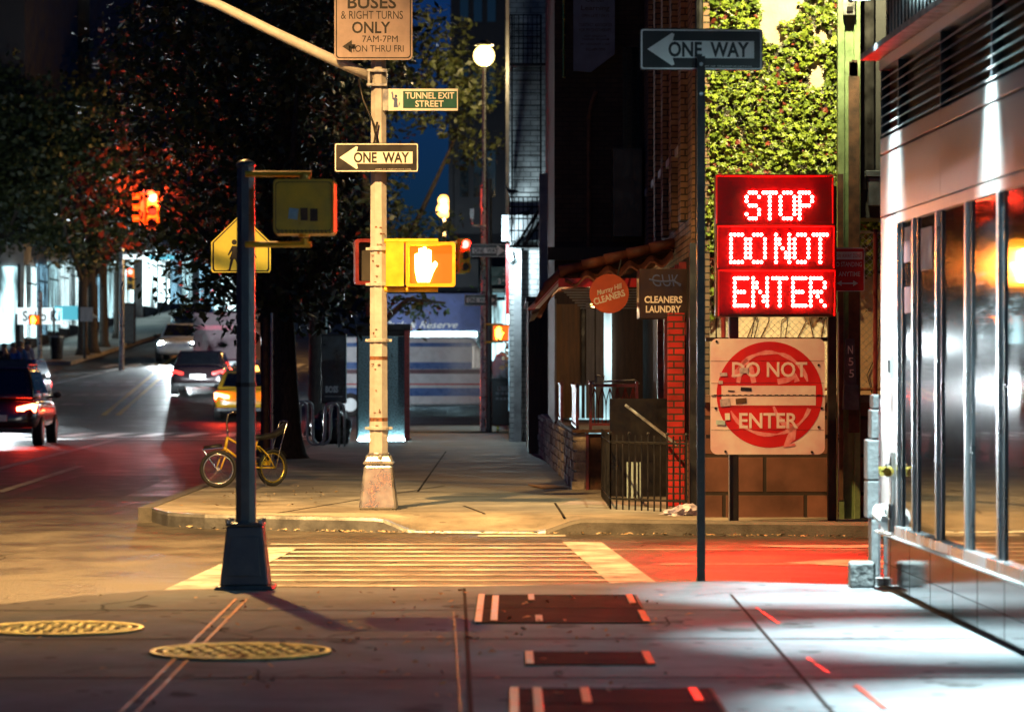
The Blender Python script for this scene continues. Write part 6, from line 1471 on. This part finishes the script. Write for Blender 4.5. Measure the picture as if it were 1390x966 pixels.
# ================================================================== people far left
def person(loc, rz, lab, shirt, trousers, lean=.0, arm=.2):
    t = thing('person', lab, 'person', loc, 'people crossing on the left', rz)
    J = {'pelvis': (0, 0, .93), 'chest': (0, lean * .5, 1.28), 'neck': (0, lean, 1.47), 'headb': (0, lean, 1.55), 'headt': (0, lean, 1.70),
         'shl': (-.17, lean * .8, 1.40), 'ell': (-.23, arm * .3, 1.13), 'hal': (-.22, arm + .02, .92), 'shr': (.17, lean * .8, 1.40), 'elr': (.24, -.03, 1.13), 'har': (.23, .08, .88),
         'hpl': (-.10, 0, .86), 'knl': (-.11, .08, .48), 'fol': (-.11, -.02, .07), 'tol': (-.12, .15, .03), 'hpr': (.10, 0, .86), 'knr': (.10, -.02, .48), 'for': (.11, -.10, .07), 'tor': (.12, .07, .03)}
    E = [('pelvis', 'chest'), ('chest', 'neck'), ('neck', 'headb'), ('headb', 'headt'), ('neck', 'shl'), ('shl', 'ell'), ('ell', 'hal'), ('neck', 'shr'), ('shr', 'elr'), ('elr', 'har'),
         ('pelvis', 'hpl'), ('hpl', 'knl'), ('knl', 'fol'), ('fol', 'tol'), ('pelvis', 'hpr'), ('hpr', 'knr'), ('knr', 'for'), ('for', 'tor')]
    Rr = {'pelvis': .13, 'chest': .145, 'neck': .06, 'headb': .085, 'headt': .075, 'shl': .065, 'ell': .045, 'hal': .038, 'shr': .065, 'elr': .045, 'har': .038, 'hpl': .095, 'knl': .062, 'fol': .045, 'tol': .035, 'hpr': .095, 'knr': .062, 'for': .045, 'tor': .035}
    def skin(nm, edges, grow, m):
        names = []
        for e in edges:
            for n in e:
                if n not in names: names.append(n)
        me = bpy.data.meshes.new(nm); me.from_pydata([J[n] for n in names], [(names.index(a), names.index(b)) for a, b in edges], [])
        o = link(bpy.data.objects.new(nm, me)); md = o.modifiers.new('s', 'SKIN'); o.modifiers.new('u', 'SUBSURF').render_levels = 1; o.modifiers['u'].levels = 1
        for i, n in enumerate(names):
            o.data.skin_vertices[0].data[i].radius = (Rr[n] + grow,) * 2; o.data.skin_vertices[0].data[i].use_root = (i == 0)
        dg = bpy.context.evaluated_depsgraph_get(); m2 = bpy.data.meshes.new_from_object(o.evaluated_get(dg), depsgraph=dg)
        o.modifiers.clear(); o.data = m2; m2.materials.clear(); m2.materials.append(M[m]); m2.polygons.foreach_set('use_smooth', [True] * len(m2.polygons)); o.parent = t; return o
    b = skin('body', E, 0, 'skin')
    skin('shirt', [E[0], E[1], E[4], E[5], E[7], E[8]], .016, shirt)
    skin('trousers', [E[10], E[11], E[12], E[14], E[15], E[16]], .014, trousers)
    h = MB(); h.ball((0, lean - .02, 1.665), .098, 12, 8, (1, 1.05, .9)); h.build('hair', M['hair'], t, smooth=True)
    return t
for (px, D, sh, tr_, lab, rz) in ((18, 103.0, 'cloth_blue', 'cloth_dark', 'person in a strong blue shirt standing beyond the red lit estate car', .2), (28, 103.6, 'cloth_lblue', 'cloth_dark', 'person in a light blue shirt beside the one in strong blue', -.4), (38, 104.2, 'cloth_white', 'cloth_dark', 'person in a white shirt behind the red lit estate car', 2.8), (5, 102.5, 'cloth_dark', 'cloth_dark', 'person in dark clothes at the very left edge', 1.0)):
    person((XA(px, D), D, gz(D)), rz, lab, sh, tr_)

# ================================================================== pavement details
def manhole(lab, x, y, r, rz):
    t = thing('manhole_cover', lab, 'manhole cover', (x, y, .1505), 'round manhole covers', rz)
    c = MB(); c.cyl((0, 0, 0), (0, 0, .006), r, r, 56); c.build('plate', M['iron_dark'], t)
    c = MB(); n = 56
    for (ra_, rb_) in ((r, r * .94), (r * .86, r * .82)):
        vs = []
        for i in range(n):
            a = 2 * PI * i / n; vs += [(ra_ * math.cos(a), ra_ * math.sin(a), .006), (ra_ * math.cos(a), ra_ * math.sin(a), .016), (rb_ * math.cos(a), rb_ * math.sin(a), .016), (rb_ * math.cos(a), rb_ * math.sin(a), .006)]
        c.add(vs, [(i * 4 + q, i * 4 + (q + 1) % 4, ((i + 1) % n) * 4 + (q + 1) % 4, ((i + 1) % n) * 4 + q) for i in range(n) for q in range(4)])
    k = int(r * .8 / .085)
    for i in range(-k, k + 1):
        for j in range(-k, k + 1):
            x_, y_ = i * .085, j * .085 + (.0425 if i % 2 else 0)
            if math.hypot(x_, y_) < r * .79:
                a = .7 if (i + j) % 2 else -.7; ca, sa = math.cos(a) * .036, math.sin(a) * .036
                pts = [(x_ - ca - sa * .35, y_ - sa + ca * .35), (x_ - ca + sa * .35, y_ - sa - ca * .35), (x_ + ca + sa * .35, y_ + sa - ca * .35), (x_ + ca - sa * .35, y_ + sa + ca * .35)]
                c.add([(p[0], p[1], .006) for p in pts] + [(p[0] * .999, p[1], .014) for p in pts], [(4, 5, 6, 7), (0, 1, 5, 4), (1, 2, 6, 5), (2, 3, 7, 6), (3, 0, 4, 7)])
    c.build('raised_pattern', M['iron'], t)
manhole('round patterned manhole cover crossed by the metal joint line', XA(327, 17.5), 17.5, .50, .3)
manhole('round patterned manhole cover cut by the left edge of the view', XA(84, 19.05), 19.05, .49, 1.1)
def hatch(lab, x0, x1, y0, y1, n, bars):
    t = thing('vault_hatch', lab, 'hatch', ((x0 + x1) / 2, (y0 + y1) / 2, .151), 'metal vault hatches'); w, d = (x1 - x0) / 2, (y1 - y0) / 2
    for k in range(n):
        ya, yb = -d + 2 * d * k / n + .012, -d + 2 * d * (k + 1) / n - .012
        MB().box(-w + .02, w - .02, ya, yb, 0, .006).build('plate', M['hatch'], t, bevel=.002)
    c = MB(); c.ring([(-w, -d), (w, -d), (w, d), (-w, d)], [(-w + .018, -d + .01), (w - .018, -d + .01), (w - .018, d - .01), (-w + .018, d - .01)], 0, 1)
    c.v = [(x, z, .008 * (1 - y)) for x, y, z in c.v]; c.f = [f[::-1] for f in c.f]; c.build('frame', M['iron_dark'], t)
    for (bx, ya, yb) in bars: MB().box(bx * w - .022, bx * w + .022, ya * d, yb * d, .0062, .013).build('hinge_bar', M['hinge'], t, bevel=.002)
hatch('broad two leaf steel hatch farthest from the camera', -.22, .86, 19.5, 21.9, 2, [(-.98, -1, 1), (-.80, -.9, .9), (-.35, .55, 1), (-.28, -.95, -.55), (.90, .3, 1), (.95, -.95, -.2)])
hatch('narrow single steel hatch between the two broad ones', .07, .76, 16.75, 17.5, 1, [(-.93, -1, 1), (.93, -1, 1)])
hatch('broad steel hatch at the bottom edge of the view', 0.0, .98, 14.1, 15.5, 2, [(-.98, -1, 1), (-.75, -1, 1), (-.28, 0, 1), (.8, .1, 1)])
lv_ = MB()
def fleck(b, x, y, z, s):
    a = rnd.random() * 6.28; p = [(x + s * math.cos(a + k * 1.57) * (1 if k % 2 else .55), y + s * math.sin(a + k * 1.57) * (1 if k % 2 else .55), z + rnd.random() * .022) for k in range(4)]
    b.add(p, [(0, 1, 2, 3)])
for i in range(150):
    y = 15 + rnd.random() * 7.3; x = rnd.gauss(-.5, .9)
    if -4 < x < 2.3: fleck(lv_, x, y, .157, .014 + rnd.random() * .022)
o = lv_.build('fallen_leaves', M['dry_leaf']); tag(o, 'scattered tiny fallen leaves on the near pavement', 'leaves', kind='stuff')
lv_ = MB()
for i in range(230):
    x = rnd.uniform(-3.6, 4.2); y = frontY(x) - .03 - abs(rnd.gauss(0, .10)); fleck(lv_, x, y, .008, .014 + rnd.random() * .03)
for i in range(60): fleck(lv_, rnd.uniform(-3.8, -2.2), rnd.uniform(36, 42), .157, .03)
o = lv_.build('gutter_litter', M['litter']); tag(o, 'dry leaves and litter along the far kerb', 'litter', kind='stuff')
